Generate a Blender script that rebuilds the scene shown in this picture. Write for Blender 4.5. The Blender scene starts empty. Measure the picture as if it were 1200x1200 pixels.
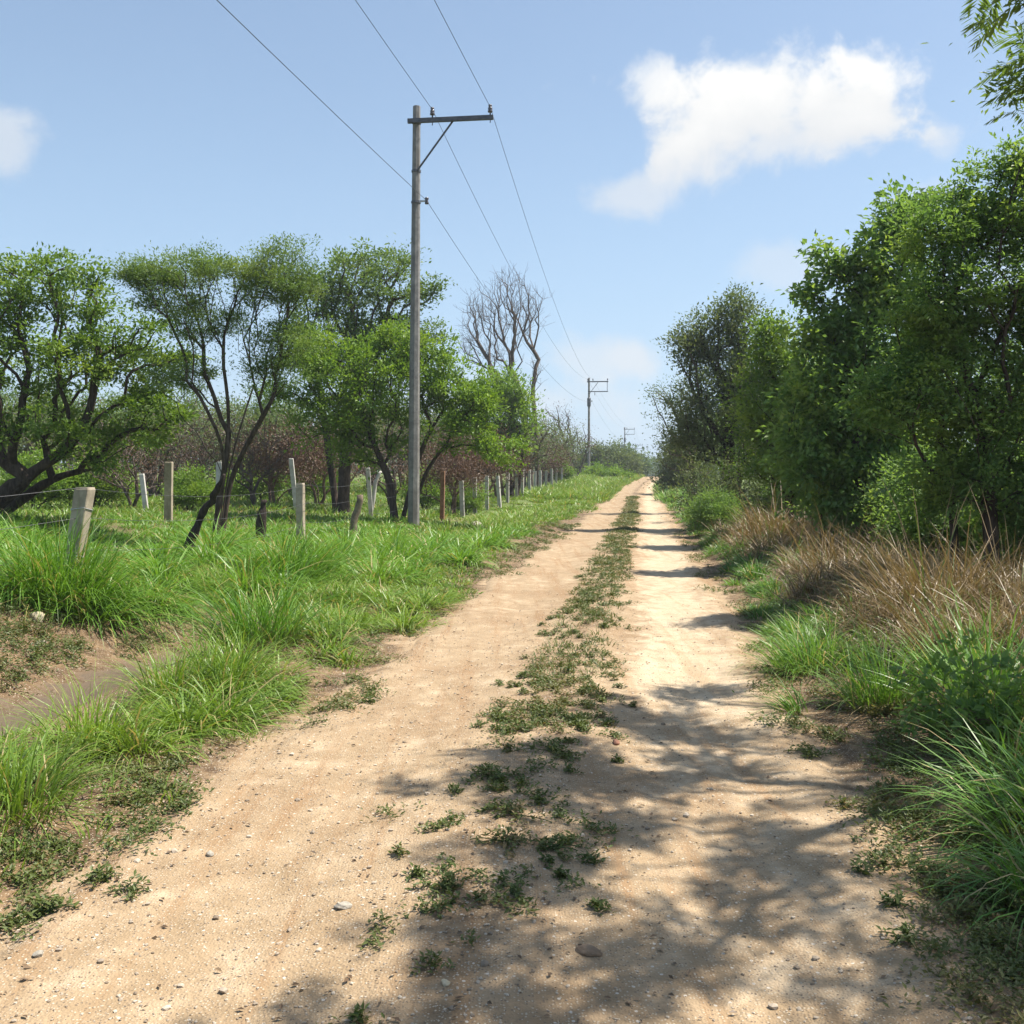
import bpy, math, random
import numpy as np

rng = np.random.default_rng(11)
random.seed(5)
SC = bpy.context.scene
COL = SC.collection

# ------------------------------------------------------------------ numbers of the place
CAM_Z, PITCH, FPX = 1.6, math.atan(40 / 1200), 1200.0
ROAD = 0.129                                   # sideways drift of the road per metre ahead
SUN_EL, SUN_AZ = math.radians(61), math.radians(82)   # azimuth: degrees clockwise from +Y
TO_SUN = np.array([math.sin(SUN_AZ) * math.cos(SUN_EL), math.cos(SUN_AZ) * math.cos(SUN_EL), math.sin(SUN_EL)])


def P(px, py, Y):
    """world point at distance Y ahead seen at the photograph's pixel (px, py)"""
    u, v = (px - 600) / FPX, (600 - py) / FPX
    d = np.array([u, math.cos(PITCH) + v * math.sin(PITCH), -math.sin(PITCH) + v * math.cos(PITCH)])
    d = d * (Y / d[1])
    return np.array([d[0], d[1], CAM_Z + d[2]])


# ------------------------------------------------------------------ noise
def _hash(ix, iy, seed):
    h = (ix.astype(np.int64) * 374761393 + iy.astype(np.int64) * 668265263 + seed * 974711) & 0xFFFFFFFF
    h = ((h ^ (h >> 13)) * 1274126177) & 0xFFFFFFFF
    return ((h ^ (h >> 16)) & 0xFFFF) / 65535.0


def vnoise(x, y, seed=0):
    ix, iy = np.floor(x), np.floor(y)
    fx, fy = x - ix, y - iy
    fx, fy = fx * fx * (3 - 2 * fx), fy * fy * (3 - 2 * fy)
    a, b = _hash(ix, iy, seed), _hash(ix + 1, iy, seed)
    c, d = _hash(ix, iy + 1, seed), _hash(ix + 1, iy + 1, seed)
    return (a + (b - a) * fx) * (1 - fy) + (c + (d - c) * fx) * fy


def fbm(x, y, octs=4, seed=0):
    s, a, t = 0.0, 0.5, 0.0
    for k in range(octs):
        s = s + a * (vnoise(x * 2 ** k, y * 2 ** k, seed + k * 17) - 0.5)
        t += a
        a *= 0.5
    return 2 * s / t


def sm(a, b, x):
    t = np.clip((np.asarray(x, float) - a) / (b - a), 0, 1)
    return t * t * (3 - 2 * t)


# ------------------------------------------------------------------ terrain
_py = [-80, 0, 45, 65, 93, 124, 142, 200, 400, 3000]
_pz = [0, 0, 0.02, 0.5, 1.2, 1.72, 1.75, 1.1, 0.6, 0.0]


def prof(Y):
    Y = np.asarray(Y, float)
    return sum(np.interp(Y + d, _py, _pz) for d in (-8, -4, 0, 4, 8)) / 5


def bend(Y):
    return 1.7 * sm(62, 128, Y)


def S(X, Y):
    """sideways distance from the camera's line along the road"""
    return np.asarray(X) - ROAD * np.asarray(Y) - bend(Y)


def XS(s, Y):
    return s + ROAD * np.asarray(Y) + bend(Y)


def H(X, Y):
    X, Y = np.asarray(X, float), np.asarray(Y, float)
    s = S(X, Y)
    h = prof(Y)
    amp = 0.27 + (0.2 - 0.27) * sm(28, 36, Y)
    h = h + sm(-4.9, -6.4, s) * amp + sm(-8, -14, s) * 0.3 * sm(200, 80, Y)
    h = h - 0.2 * np.exp(-((s + 4.6) / 0.5) ** 2) * sm(3, 5, Y) * sm(12.5, 10.5, Y)
    h = h + 0.06 * sm(-2.3, -3.2, s) * sm(-4.4, -3.6, s)
    h = h + 0.2 * sm(1.0, 2.6, s)
    h = h - 0.035 * np.exp(-((s - 0.38) / 0.42) ** 2) - 0.03 * np.exp(-((s + 1.5) / 0.42) ** 2)
    h = h + 0.025 * np.exp(-((s + 0.6) / 0.3) ** 2)
    off = np.maximum(sm(1.0, 2.0, s), sm(-2.2, -3.2, s))
    h = h + fbm(X * 0.7, Y * 0.7, 3, 3) * (0.03 + 0.09 * off) + fbm(X * 0.12, Y * 0.12, 2, 9) * 0.2 * off * sm(8, 25, Y)
    return h


# ------------------------------------------------------------------ mesh and scene helpers
def new_mesh(name, V, faces, mats=(), attrs=None, smooth=False):
    V = np.ascontiguousarray(V, dtype=np.float32)
    faces = [np.asarray(f, np.int32) for f in faces if len(f)]
    me = bpy.data.meshes.new(name)
    me.vertices.add(len(V))
    me.vertices.foreach_set("co", V.ravel())
    loops = np.concatenate([f.ravel() for f in faces])
    totals = np.concatenate([np.full(len(f), f.shape[1], np.int32) for f in faces])
    starts = np.concatenate([[0], np.cumsum(totals)[:-1]]).astype(np.int32)
    me.loops.add(len(loops))
    me.loops.foreach_set("vertex_index", loops)
    me.polygons.add(len(totals))
    me.polygons.foreach_set("loop_start", starts)
    me.update(calc_edges=True)
    for k, a in (attrs or {}).items():
        at = me.attributes.new(k, "FLOAT", "POINT")
        at.data.foreach_set("value", np.ascontiguousarray(a, dtype=np.float32))
    for m in mats:
        if m is not None:
            me.materials.append(m)
    me.polygons.foreach_set("use_smooth", np.full(len(totals), smooth, dtype=bool))
    return me


def tag(o, label=None, cat=None, group=None, kind=None):
    if label:
        o["label"] = label
    if cat:
        o["category"] = cat
    if group:
        o["group"] = group
    if kind:
        o["kind"] = kind
    return o


def link(name, me, parent=None, loc=None):
    o = bpy.data.objects.new(name, me)
    COL.objects.link(o)
    if parent is not None:
        o.parent = parent
    if loc is not None:
        o.location = [float(c) for c in loc]
    return o


def thing(name, label, cat, loc, group=None, rotz=0.0):
    o = link(name, None, None, loc)
    o.rotation_euler[2] = rotz
    o.empty_display_size = 0.2
    return tag(o, label, cat, group)


def copy_tree(o, loc, rotz=0.0, scale=1.0, label=None, group=None):
    c = o.copy()
    COL.objects.link(c)
    c.location = [float(k) for k in loc]
    c.rotation_euler[2] = rotz
    c.scale = (scale, scale, scale) if np.isscalar(scale) else scale
    if label:
        c["label"] = label
    if group:
        c["group"] = group
    for ch in list(o.children):
        d = ch.copy()
        COL.objects.link(d)
        d.parent = c
        for g in list(ch.children):
            e = g.copy()
            COL.objects.link(e)
            e.parent = d
    return c


class Geo:
    """collects pieces of geometry that become one mesh"""

    def __init__(self):
        self.V, self.Q, self.T, self.n, self.A = [], [], [], 0, {}

    def add(self, V, quads=None, tris=None, **attrs):
        V = np.asarray(V, float)
        if quads is not None and len(quads):
            self.Q.append(np.asarray(quads, np.int64) + self.n)
        if tris is not None and len(tris):
            self.T.append(np.asarray(tris, np.int64) + self.n)
        for k, a in attrs.items():
            self.A.setdefault(k, []).append(np.broadcast_to(np.asarray(a, float), (len(V),)))
        self.V.append(V)
        self.n += len(V)
        return self

    def tube(self, pts, radii, sides=8, cap=True, **attrs):
        pts = np.asarray(pts, float)
        m = len(pts)
        radii = np.broadcast_to(np.asarray(radii, float), (m,))
        tan = np.gradient(pts, axis=0)
        tan /= np.linalg.norm(tan, axis=1)[:, None] + 1e-12
        mean = tan.mean(0)
        ref = np.eye(3)[np.argmin(np.abs(mean))]
        a = np.cross(tan, ref)
        a /= np.linalg.norm(a, axis=1)[:, None] + 1e-12
        b = np.cross(tan, a)
        th = np.arange(sides) * 2 * math.pi / sides
        ring = pts[:, None, :] + radii[:, None, None] * (np.cos(th)[None, :, None] * a[:, None, :] + np.sin(th)[None, :, None] * b[:, None, :])
        V = ring.reshape(-1, 3)
        i = np.arange(m - 1)[:, None] * sides
        j = np.arange(sides)[None, :]
        k = (j + 1) % sides
        Q = np.stack([i + j, i + k, i + sides + k, i + sides + j], -1).reshape(-1, 4)
        T = None
        if cap:
            V = np.concatenate([V, pts[:1], pts[-1:]])
            c0, c1 = m * sides, m * sides + 1
            jj = np.arange(sides)
            kk = (jj + 1) % sides
            T = np.concatenate([np.stack([np.full(sides, c0), kk, jj], -1), np.stack([np.full(sides, c1), (m - 1) * sides + jj, (m - 1) * sides + kk], -1)])
        return self.add(V, Q, T, **attrs)

    def box(self, c, half, axes=None, **attrs):
        ax = np.eye(3) if axes is None else np.asarray(axes, float)
        sg = np.array([[x, y, z] for z in (-1, 1) for y in (-1, 1) for x in (-1, 1)], float)
        V = np.asarray(c, float) + (sg * np.asarray(half, float)) @ ax
        return self.add(V, [[0, 2, 3, 1], [4, 5, 7, 6], [0, 1, 5, 4], [2, 6, 7, 3], [0, 4, 6, 2], [1, 3, 7, 5]], **attrs)

    def mesh(self, name, mat, smooth=False, origin=None):
        V = np.concatenate(self.V)
        if origin is not None:
            V = V - np.asarray(origin, float)
        f = []
        if self.Q:
            f.append(np.concatenate(self.Q))
        if self.T:
            f.append(np.concatenate(self.T))
        return new_mesh(name, V, f, [mat], {k: np.concatenate(a) for k, a in self.A.items()}, smooth)


# ------------------------------------------------------------------ materials
class NT:
    def __init__(self, name, world=False):
        if world:
            self.m = bpy.data.worlds.new(name)
        else:
            self.m = bpy.data.materials.new(name)
        self.m.use_nodes = True
        self.t = self.m.node_tree
        self.t.nodes.clear()

    def n(self, kind, **props):
        nd = self.t.nodes.new(kind)
        ins = props.pop("ins", {})
        for k, v in props.items():
            setattr(nd, k, v)
        for k, v in ins.items():
            if isinstance(v, bpy.types.NodeSocket):
                self.t.links.new(v, nd.inputs[k])
            else:
                nd.inputs[k].default_value = v
        return nd

    def math(self, op, a, b=0.0, c=None, clamp=False):
        ins = {0: a, 1: b}
        if c is not None:
            ins[2] = c
        return self.n("ShaderNodeMath", operation=op, use_clamp=clamp, ins=ins).outputs[0]

    def mix(self, f, a, b, blend="MIX"):
        nd = self.n("ShaderNodeMix", data_type="RGBA", blend_type=blend)
        for i, v in ((0, f), (6, a), (7, b)):
            if isinstance(v, bpy.types.NodeSocket):
                self.t.links.new(v, nd.inputs[i])
            else:
                nd.inputs[i].default_value = v if i == 0 else (*v[:3], 1.0)
        return nd.outputs[2]

    def noise(self, vec, scale, detail=4.0, rough=0.55, lac=2.0):
        nd = self.n("ShaderNodeTexNoise", ins={"Scale": scale, "Detail": detail, "Roughness": rough, "Lacunarity": lac})
        if vec is not None:
            self.t.links.new(vec, nd.inputs["Vector"])
        return nd.outputs[0]

    def ramp(self, x, a, b):
        return self.n("ShaderNodeMapRange", interpolation_type="SMOOTHSTEP", ins={0: x, 1: a, 2: b, 3: 0.0, 4: 1.0}).outputs[0]

    def attr(self, name):
        return self.n("ShaderNodeAttribute", attribute_name=name).outputs["Fac"]

    def pos(self):
        return self.n("ShaderNodeNewGeometry").outputs["Position"]

    def obj(self):
        return self.n("ShaderNodeTexCoord").outputs["Object"]

    def bump(self, h, strength, dist):
        return self.n("ShaderNodeBump", ins={"Strength": strength, "Distance": dist, "Height": h}).outputs[0]

    def out(self, sh):
        self.n("ShaderNodeOutputMaterial", ins={"Surface": sh})
        return self.m


def leaf_mat(name, dark, light, odd, odd_at=0.93, trans=0.4, rough=0.5, spec=0.35, trans_gain=(1.3, 1.25, 0.6)):
    t = NT(name)
    v = t.attr("tint")
    base = t.mix(v, dark, light)
    clump = t.noise(t.obj(), 1.1, 2.0)
    base = t.mix(t.ramp(clump, 0.5, 0.75), base, t.mix(0.5, light, odd))
    base = t.mix(t.math("MULTIPLY", t.ramp(v, odd_at, odd_at + 0.04), 0.8), base, odd)
    p = t.n("ShaderNodeBsdfPrincipled", ins={"Base Color": base, "Roughness": rough, "Specular IOR Level": spec})
    tc = t.mix(1.0, base, trans_gain, "MULTIPLY")
    tr = t.n("ShaderNodeBsdfTranslucent", ins={"Color": tc})
    mx = t.n("ShaderNodeMixShader", ins={0: trans, 1: p.outputs[0], 2: tr.outputs[0]})
    return t.out(mx.outputs[0])


def blade_mat(name, dark, light, base_col, tip_col, dry=None, dry_at=0.9, trans=0.35, base_to=0.28):
    t = NT(name)
    v, tp = t.attr("tint"), t.attr("along")
    c = t.mix(v, dark, light)
    patch = t.noise(t.pos(), 0.6, 3.0)
    c = t.mix(t.math("MULTIPLY", t.ramp(patch, 0.45, 0.7), 0.55), c, light)
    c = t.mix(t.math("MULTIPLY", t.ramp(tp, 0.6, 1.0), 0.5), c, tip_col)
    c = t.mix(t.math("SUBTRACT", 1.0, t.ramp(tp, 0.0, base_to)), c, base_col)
    if dry:
        c = t.mix(t.ramp(v, dry_at, dry_at + 0.03), c, dry)
    p = t.n("ShaderNodeBsdfPrincipled", ins={"Base Color": c, "Roughness": 0.42, "Specular IOR Level": 0.4})
    tr = t.n("ShaderNodeBsdfTranslucent", ins={"Color": t.mix(1.0, c, (1.25, 1.2, 0.6), "MULTIPLY")})
    mx = t.n("ShaderNodeMixShader", ins={0: trans, 1: p.outputs[0], 2: tr.outputs[0]})
    return t.out(mx.outputs[0])


def bark_mat(name, a, b, scale=6.0):
    t = NT(name)
    o = t.obj()
    st = t.n("ShaderNodeMapping", ins={"Vector": o, "Scale": (1, 1, 0.25)}).outputs[0]
    n1 = t.noise(st, scale * 3, 6.0, 0.65)
    n2 = t.noise(o, scale * 0.5, 3.0)
    c = t.mix(t.ramp(n1, 0.35, 0.65), a, b)
    c = t.mix(t.math("MULTIPLY", t.ramp(n2, 0.5, 0.7), 0.5), c, tuple(x * 1.5 for x in b))
    p = t.n("ShaderNodeBsdfPrincipled", ins={"Base Color": c, "Roughness": 0.9, "Specular IOR Level": 0.2, "Normal": t.bump(n1, 0.8, 0.03)})
    return t.out(p.outputs[0])


def ground_mat():
    t = NT("dirt_and_sand")
    pos = t.pos()
    sand, wet, litter = t.attr("sand"), t.attr("wet"), t.attr("litter")
    big = t.noise(pos, 0.55, 5.0, 0.6)
    mid = t.noise(pos, 4.0, 6.0, 0.65)
    fine = t.noise(pos, 45.0, 4.0, 0.7)
    grit = t.n("ShaderNodeTexVoronoi", feature="F1", ins={"Vector": pos, "Scale": 95.0})
    grit2 = t.n("ShaderNodeTexVoronoi", feature="F1", ins={"Vector": pos, "Scale": 42.0})
    soil = t.mix(t.ramp(mid, 0.35, 0.68), (0.085, 0.054, 0.03), (0.2, 0.132, 0.07))
    sandy = t.mix(t.ramp(mid, 0.3, 0.72), (0.265, 0.19, 0.112), (0.36, 0.268, 0.168))
    sandy = t.mix(t.math("MULTIPLY", t.ramp(big, 0.45, 0.68), 0.75), sandy, (0.23, 0.15, 0.082))
    pale = t.mix(t.ramp(mid, 0.3, 0.7), (0.4, 0.31, 0.205), (0.48, 0.385, 0.268))
    along = t.n("ShaderNodeMapping", ins={"Vector": pos, "Rotation": (0, 0, 0.128), "Scale": (3.6, 0.16, 1)}).outputs[0]
    streak = t.noise(along, 1.6, 5.0, 0.65)
    sandy = t.mix(t.math("MULTIPLY", t.ramp(streak, 0.5, 0.66), 0.7), sandy, (0.25, 0.155, 0.08))
    pale = t.mix(t.math("MULTIPLY", t.ramp(streak, 0.5, 0.68), 0.6), pale, (0.34, 0.235, 0.135))
    f = t.math("ADD", sand, t.math("MULTIPLY", t.math("SUBTRACT", mid, 0.5), 0.9))
    c = t.mix(t.ramp(f, 0.1, 0.55), soil, sandy)
    c = t.mix(t.ramp(f, 0.75, 1.15), c, pale)
    # grit: single pale and dark grains
    gr = t.n("ShaderNodeSeparateColor", ins={0: grit.outputs["Color"]})
    isg = t.math("LESS_THAN", grit.outputs["Distance"], 0.32)
    c = t.mix(t.math("MULTIPLY", isg, t.math("GREATER_THAN", gr.outputs[0], 0.62)), c, (0.41, 0.345, 0.255))
    c = t.mix(t.math("MULTIPLY", isg, t.math("LESS_THAN", gr.outputs[0], 0.2)), c, (0.16, 0.12, 0.085))
    gr2 = t.n("ShaderNodeSeparateColor", ins={0: grit2.outputs["Color"]})
    c = t.mix(t.math("MULTIPLY", t.math("LESS_THAN", grit2.outputs["Distance"], 0.25), t.math("GREATER_THAN", gr2.outputs[1], 0.9)), c, (0.5, 0.44, 0.36))
    # decayed leaf litter and damp mud
    lf = t.math("ADD", litter, t.math("MULTIPLY", t.math("SUBTRACT", t.noise(pos, 9.0, 5.0, 0.7), 0.5), 1.6))
    c = t.mix(t.ramp(lf, 0.45, 0.75), c, t.mix(fine, (0.05, 0.033, 0.018), (0.15, 0.1, 0.055)))
    gf = t.ramp(t.math("ADD", t.attr("green"), t.math("MULTIPLY", t.math("SUBTRACT", mid, 0.5), 0.8)), 0.3, 0.7)
    c = t.mix(t.math("MULTIPLY", gf, 0.85), c, t.mix(fine, (0.045, 0.085, 0.02), (0.13, 0.19, 0.045)))
    wf = t.ramp(t.math("ADD", wet, t.math("MULTIPLY", t.math("SUBTRACT", mid, 0.5), 1.9)), 0.35, 0.8)
    c = t.mix(wf, c, t.mix(fine, (0.07, 0.052, 0.036), (0.17, 0.125, 0.082)))
    rough = t.math("SUBTRACT", 0.95, t.math("MULTIPLY", wf, 0.45))
    h = t.math("ADD", t.math("MULTIPLY", mid, 0.9), t.math("ADD", t.math("MULTIPLY", fine, 0.35), t.math("MULTIPLY", t.math("SUBTRACT", 0.5, grit.outputs["Distance"]), 0.22)))
    p = t.n("ShaderNodeBsdfPrincipled", ins={"Base Color": c, "Roughness": rough, "Specular IOR Level": 0.25, "Normal": t.bump(h, 0.6, 0.035)})
    return t.out(p.outputs[0])


def plain_mat(name, a, b, scale=8.0, rough=0.85, metal=0.0, bump=0.3, dist=0.01, stain=None):
    t = NT(name)
    o = t.obj()
    n1 = t.noise(o, scale, 6.0, 0.65)
    c = t.mix(t.ramp(n1, 0.3, 0.7), a, b)
    if stain:
        st = t.n("ShaderNodeMapping", ins={"Vector": o, "Scale": (1, 1, 0.15)}).outputs[0]
        c = t.mix(t.math("MULTIPLY", t.ramp(t.noise(st, scale * 0.8, 4.0, 0.6), 0.5, 0.68), 0.7), c, stain)
    n2 = t.noise(o, scale * 9, 4.0, 0.7)
    p = t.n("ShaderNodeBsdfPrincipled", ins={"Base Color": c, "Roughness": rough, "Metallic": metal, "Normal": t.bump(n2, bump, dist)})
    return t.out(p.outputs[0])


M = {
    "ground": ground_mat(),
    "bark": bark_mat("dark_bark", (0.035, 0.026, 0.02), (0.085, 0.065, 0.05)),
    "bark_grey": bark_mat("grey_bark", (0.06, 0.048, 0.04), (0.15, 0.12, 0.1)),
    "char": bark_mat("charred_bark", (0.018, 0.014, 0.012), (0.05, 0.038, 0.032)),
    "twig": bark_mat("dry_twig", (0.1, 0.07, 0.05), (0.2, 0.14, 0.1)),
    "leaf_a": leaf_mat("leaf_bright", (0.065, 0.135, 0.022), (0.185, 0.295, 0.045), (0.27, 0.34, 0.05)),
    "leaf_b": leaf_mat("leaf_feathery", (0.068, 0.135, 0.036), (0.165, 0.25, 0.066), (0.22, 0.27, 0.075)),
    "leaf_d": leaf_mat("leaf_young", (0.085, 0.175, 0.022), (0.2, 0.32, 0.04), (0.28, 0.37, 0.05)),
    "leaf_r": leaf_mat("leaf_shade_side", (0.08, 0.165, 0.052), (0.2, 0.32, 0.088), (0.3, 0.37, 0.07), trans=0.5),
    "leaf_o": leaf_mat("leaf_olive", (0.075, 0.115, 0.052), (0.15, 0.2, 0.09), (0.19, 0.2, 0.09)),
    "leaf_brown": leaf_mat("leaf_withered", (0.075, 0.047, 0.032), (0.15, 0.092, 0.06), (0.2, 0.105, 0.062), trans=0.25, trans_gain=(1.1, 0.9, 0.7)),
    "leaf_far": leaf_mat("leaf_distant", (0.05, 0.1, 0.045), (0.1, 0.165, 0.07), (0.12, 0.16, 0.07)),
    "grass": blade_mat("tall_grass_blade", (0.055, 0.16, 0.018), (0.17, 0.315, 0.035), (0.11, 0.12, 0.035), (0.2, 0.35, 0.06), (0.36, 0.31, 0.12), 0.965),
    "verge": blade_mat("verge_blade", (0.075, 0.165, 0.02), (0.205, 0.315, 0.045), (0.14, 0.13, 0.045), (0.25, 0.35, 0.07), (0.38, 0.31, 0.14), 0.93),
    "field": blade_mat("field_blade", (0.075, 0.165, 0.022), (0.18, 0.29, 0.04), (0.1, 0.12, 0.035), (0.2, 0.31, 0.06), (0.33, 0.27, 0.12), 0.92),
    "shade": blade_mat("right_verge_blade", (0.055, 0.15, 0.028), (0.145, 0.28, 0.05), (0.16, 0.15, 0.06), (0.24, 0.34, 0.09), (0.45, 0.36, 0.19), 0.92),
    "dry": blade_mat("dead_blade", (0.085, 0.062, 0.034), (0.27, 0.195, 0.105), (0.07, 0.05, 0.03), (0.33, 0.25, 0.145), (0.13, 0.19, 0.05), 0.95, trans=0.2),
    "weed": leaf_mat("creeping_weed", (0.055, 0.085, 0.022), (0.13, 0.165, 0.042), (0.22, 0.155, 0.08), odd_at=0.8, trans=0.25),
    "litter": leaf_mat("fallen_leaf", (0.06, 0.038, 0.02), (0.16, 0.1, 0.055), (0.24, 0.17, 0.1), trans=0.05),
    "concrete": plain_mat("weathered_concrete", (0.13, 0.126, 0.12), (0.235, 0.228, 0.215), 5.0, 0.92, 0, 0.5, 0.006, (0.1, 0.09, 0.075)),
    "post_white": plain_mat("limewashed_concrete", (0.42, 0.4, 0.37), (0.6, 0.58, 0.54), 5.0, 0.9, 0, 0.4, 0.005, (0.3, 0.27, 0.22)),
    "post": plain_mat("post_concrete", (0.26, 0.22, 0.165), (0.42, 0.36, 0.27), 7.0, 0.92, 0, 0.5, 0.006, (0.2, 0.16, 0.11)),
    "post_pale": plain_mat("pale_post_concrete", (0.34, 0.325, 0.29), (0.5, 0.48, 0.44), 7.0, 0.92, 0, 0.5, 0.006, (0.2, 0.18, 0.15)),
    "wood": plain_mat("old_wood", (0.1, 0.075, 0.05), (0.24, 0.19, 0.135), 9.0, 0.9, 0, 0.6, 0.01),
    "rust": plain_mat("rusty_post", (0.15, 0.07, 0.035), (0.3, 0.17, 0.1), 9.0, 0.9, 0, 0.6, 0.01),
    "steel": plain_mat("dark_galvanised_steel", (0.06, 0.065, 0.075), (0.11, 0.115, 0.125), 12.0, 0.55, 0.4, 0.1, 0.003),
    "porcelain": plain_mat("insulator_glaze", (0.05, 0.045, 0.05), (0.09, 0.08, 0.085), 12.0, 0.25, 0, 0.0),
    "wire": plain_mat("weathered_wire", (0.05, 0.05, 0.055), (0.09, 0.09, 0.095), 3.0, 0.6, 0.3, 0.0),
    "zinc": plain_mat("zinc_bracket", (0.4, 0.41, 0.43), (0.55, 0.56, 0.58), 12.0, 0.5, 0.6, 0.1, 0.002),
    "stone_cream": plain_mat("cream_stone", (0.4, 0.34, 0.22), (0.58, 0.5, 0.35), 14.0, 0.9, 0, 0.5, 0.008),
    "stone_grey": plain_mat("grey_stone", (0.24, 0.22, 0.18), (0.42, 0.38, 0.31), 18.0, 0.9, 0, 0.5, 0.008),
    "stone_brown": plain_mat("brown_stone", (0.16, 0.11, 0.07), (0.27, 0.19, 0.12), 18.0, 0.9, 0, 0.5, 0.008),
    "brick": plain_mat("brick_red", (0.2, 0.09, 0.055), (0.3, 0.15, 0.09), 18.0, 0.9, 0, 0.5, 0.008),
}


def pebble_mat():
    t = NT("pebbles")
    v = t.attr("tint")
    c = t.mix(v, (0.17, 0.13, 0.09), (0.47, 0.4, 0.31))
    p = t.n("ShaderNodeBsdfPrincipled", ins={"Base Color": c, "Roughness": 0.85})
    return t.out(p.outputs[0])


M["pebble"] = pebble_mat()


# ------------------------------------------------------------------ ground and road
def ground_attrs(X, Y):
    s = S(X, Y)
    n = fbm(X * 0.9, Y * 0.9, 4, 41) * 0.35
    inroad = sm(-2.55, -2.0, s + n * 0.8) * sm(1.35, 0.85, s + n * 0.8)
    strip = np.exp(-((s + 0.62) / 0.3) ** 2) * (0.55 + 0.45 * sm(4, 9, Y))
    right = np.exp(-((s - 0.4) / 0.5) ** 2) * (0.15 + 0.85 * sm(4.5, 8.5, Y))
    sand = 0.12 - 0.3 * sm(-3.8, -4.6, s) + inroad * (0.62 + 0.42 * right - 0.42 * strip + 0.5 * n)
    # a sandy apron beside the left track where the grass starts
    litter = 0.42 * np.exp(-((s + 2.75) / 0.35) ** 2) + 0.5 * np.exp(-((s - 1.5) / 0.4) ** 2) + 0.2 * strip * sm(9, 4, Y)
    litter = litter + 0.55 * sm(2.0, 3.0, s) + 0.35 * sm(-4.2, -5.0, s) * sm(30, 12, Y)
    wet = np.exp(-((s + 4.6 + 0.25 * fbm(X, Y, 2, 5)) / 0.42) ** 2) * sm(4.5, 6, Y) * sm(11.8, 9.8, Y)
    far = sm(30, 60, Y) * (1 - inroad)
    green = (1 - inroad) * np.maximum(sm(20, 45, Y), 0.65 * np.maximum(sm(-5.6, -6.6, s), sm(2.8, 4, s))) * sm(-2.3, -3.4, s) + (1 - inroad) * sm(2.4, 4, s) * sm(10, 30, Y)
    return dict(sand=sand * (1 - 0.3 * far), wet=wet, litter=litter * (1 - inroad * 0.6) * (1 - 0.7 * far), green=np.clip(green, 0, 1) * (0.75 + 0.5 * n))


def grid_mesh(name, xs, ys, fx, fz, mat):
    A, B = np.meshgrid(xs, ys)
    X, Y = fx(A, B), B
    Z = fz(X, Y, A)
    V = np.stack([X, Y, Z], -1).reshape(-1, 3)
    nx, ny = len(xs), len(ys)
    i = np.arange(ny - 1)[:, None] * nx + np.arange(nx - 1)[None, :]
    Q = np.stack([i, i + 1, i + nx + 1, i + nx], -1).reshape(-1, 4)
    return new_mesh(name, V, [Q], [mat], ground_attrs(V[:, 0], V[:, 1]), True)


u = np.linspace(-1, 1, 361)
gx = 1.2 + 7 * np.sinh(u * 5.6) / math.sinh(5.6) * 70
near = np.arange(-6, 14, 0.09)
far = [near[-1]]
while far[-1] < 2500:
    far.append(far[-1] + 0.09 + (far[-1] - 14) * 0.025)
gy = np.concatenate([[-60, -40, -25, -16, -11, -8], near, far[1:]])


def gz(X, Y, A):
    return H(X, Y) + 0.012 * fbm(X * 5, Y * 5, 2, 77)


tag(link("ground", grid_mesh("ground", gx, gy, lambda A, B: A + ROAD * np.clip(B, -60, 200), gz, M["ground"])), "sandy brown soil under grass and scrub on both sides of the track", "ground", kind="structure")

rs = np.linspace(-2.75, 1.55, 150)
ry = [-5.0]
while ry[-1] < 190:
    ry.append(ry[-1] + max(0.028, 0.0095 * max(ry[-1], 0)))


def rz(X, Y, A):
    edge = 0.28 * fbm(X * 0.8, Y * 0.8, 4, 55)
    inside = sm(-2.5, -2.15, A + edge) * sm(1.25, 0.95, A + edge)
    micro = 0.02 * fbm(X * 3, Y * 1.6, 3, 23) + 0.01 * fbm(X * 11, Y * 9, 3, 29)
    rut = -0.012 * sm(0.3, 0.75, np.sin((A + 0.05 * np.sin(Y * 0.5)) * 26)) * np.exp(-((A - 0.35) / 0.3) ** 2) * sm(12, 6, Y) * 0.6
    return H(X, Y) + 0.004 + (0.022 + micro + rut) * inside - 0.06 * (1 - inside)


tag(link("road", grid_mesh("road", rs, np.array(ry), lambda A, B: XS(A, B), rz, M["ground"])), "pale sandy dirt road with two wheel tracks and a weedy middle", "road", kind="structure")


def RH(X, Y):
    """height of the walking surface"""
    X, Y = np.asarray(X, float), np.asarray(Y, float)
    A = S(X, Y)
    return np.maximum(gz(X, Y, A), np.where((A > -2.7) & (A < 1.5), rz(X, Y, A), -9))


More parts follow.
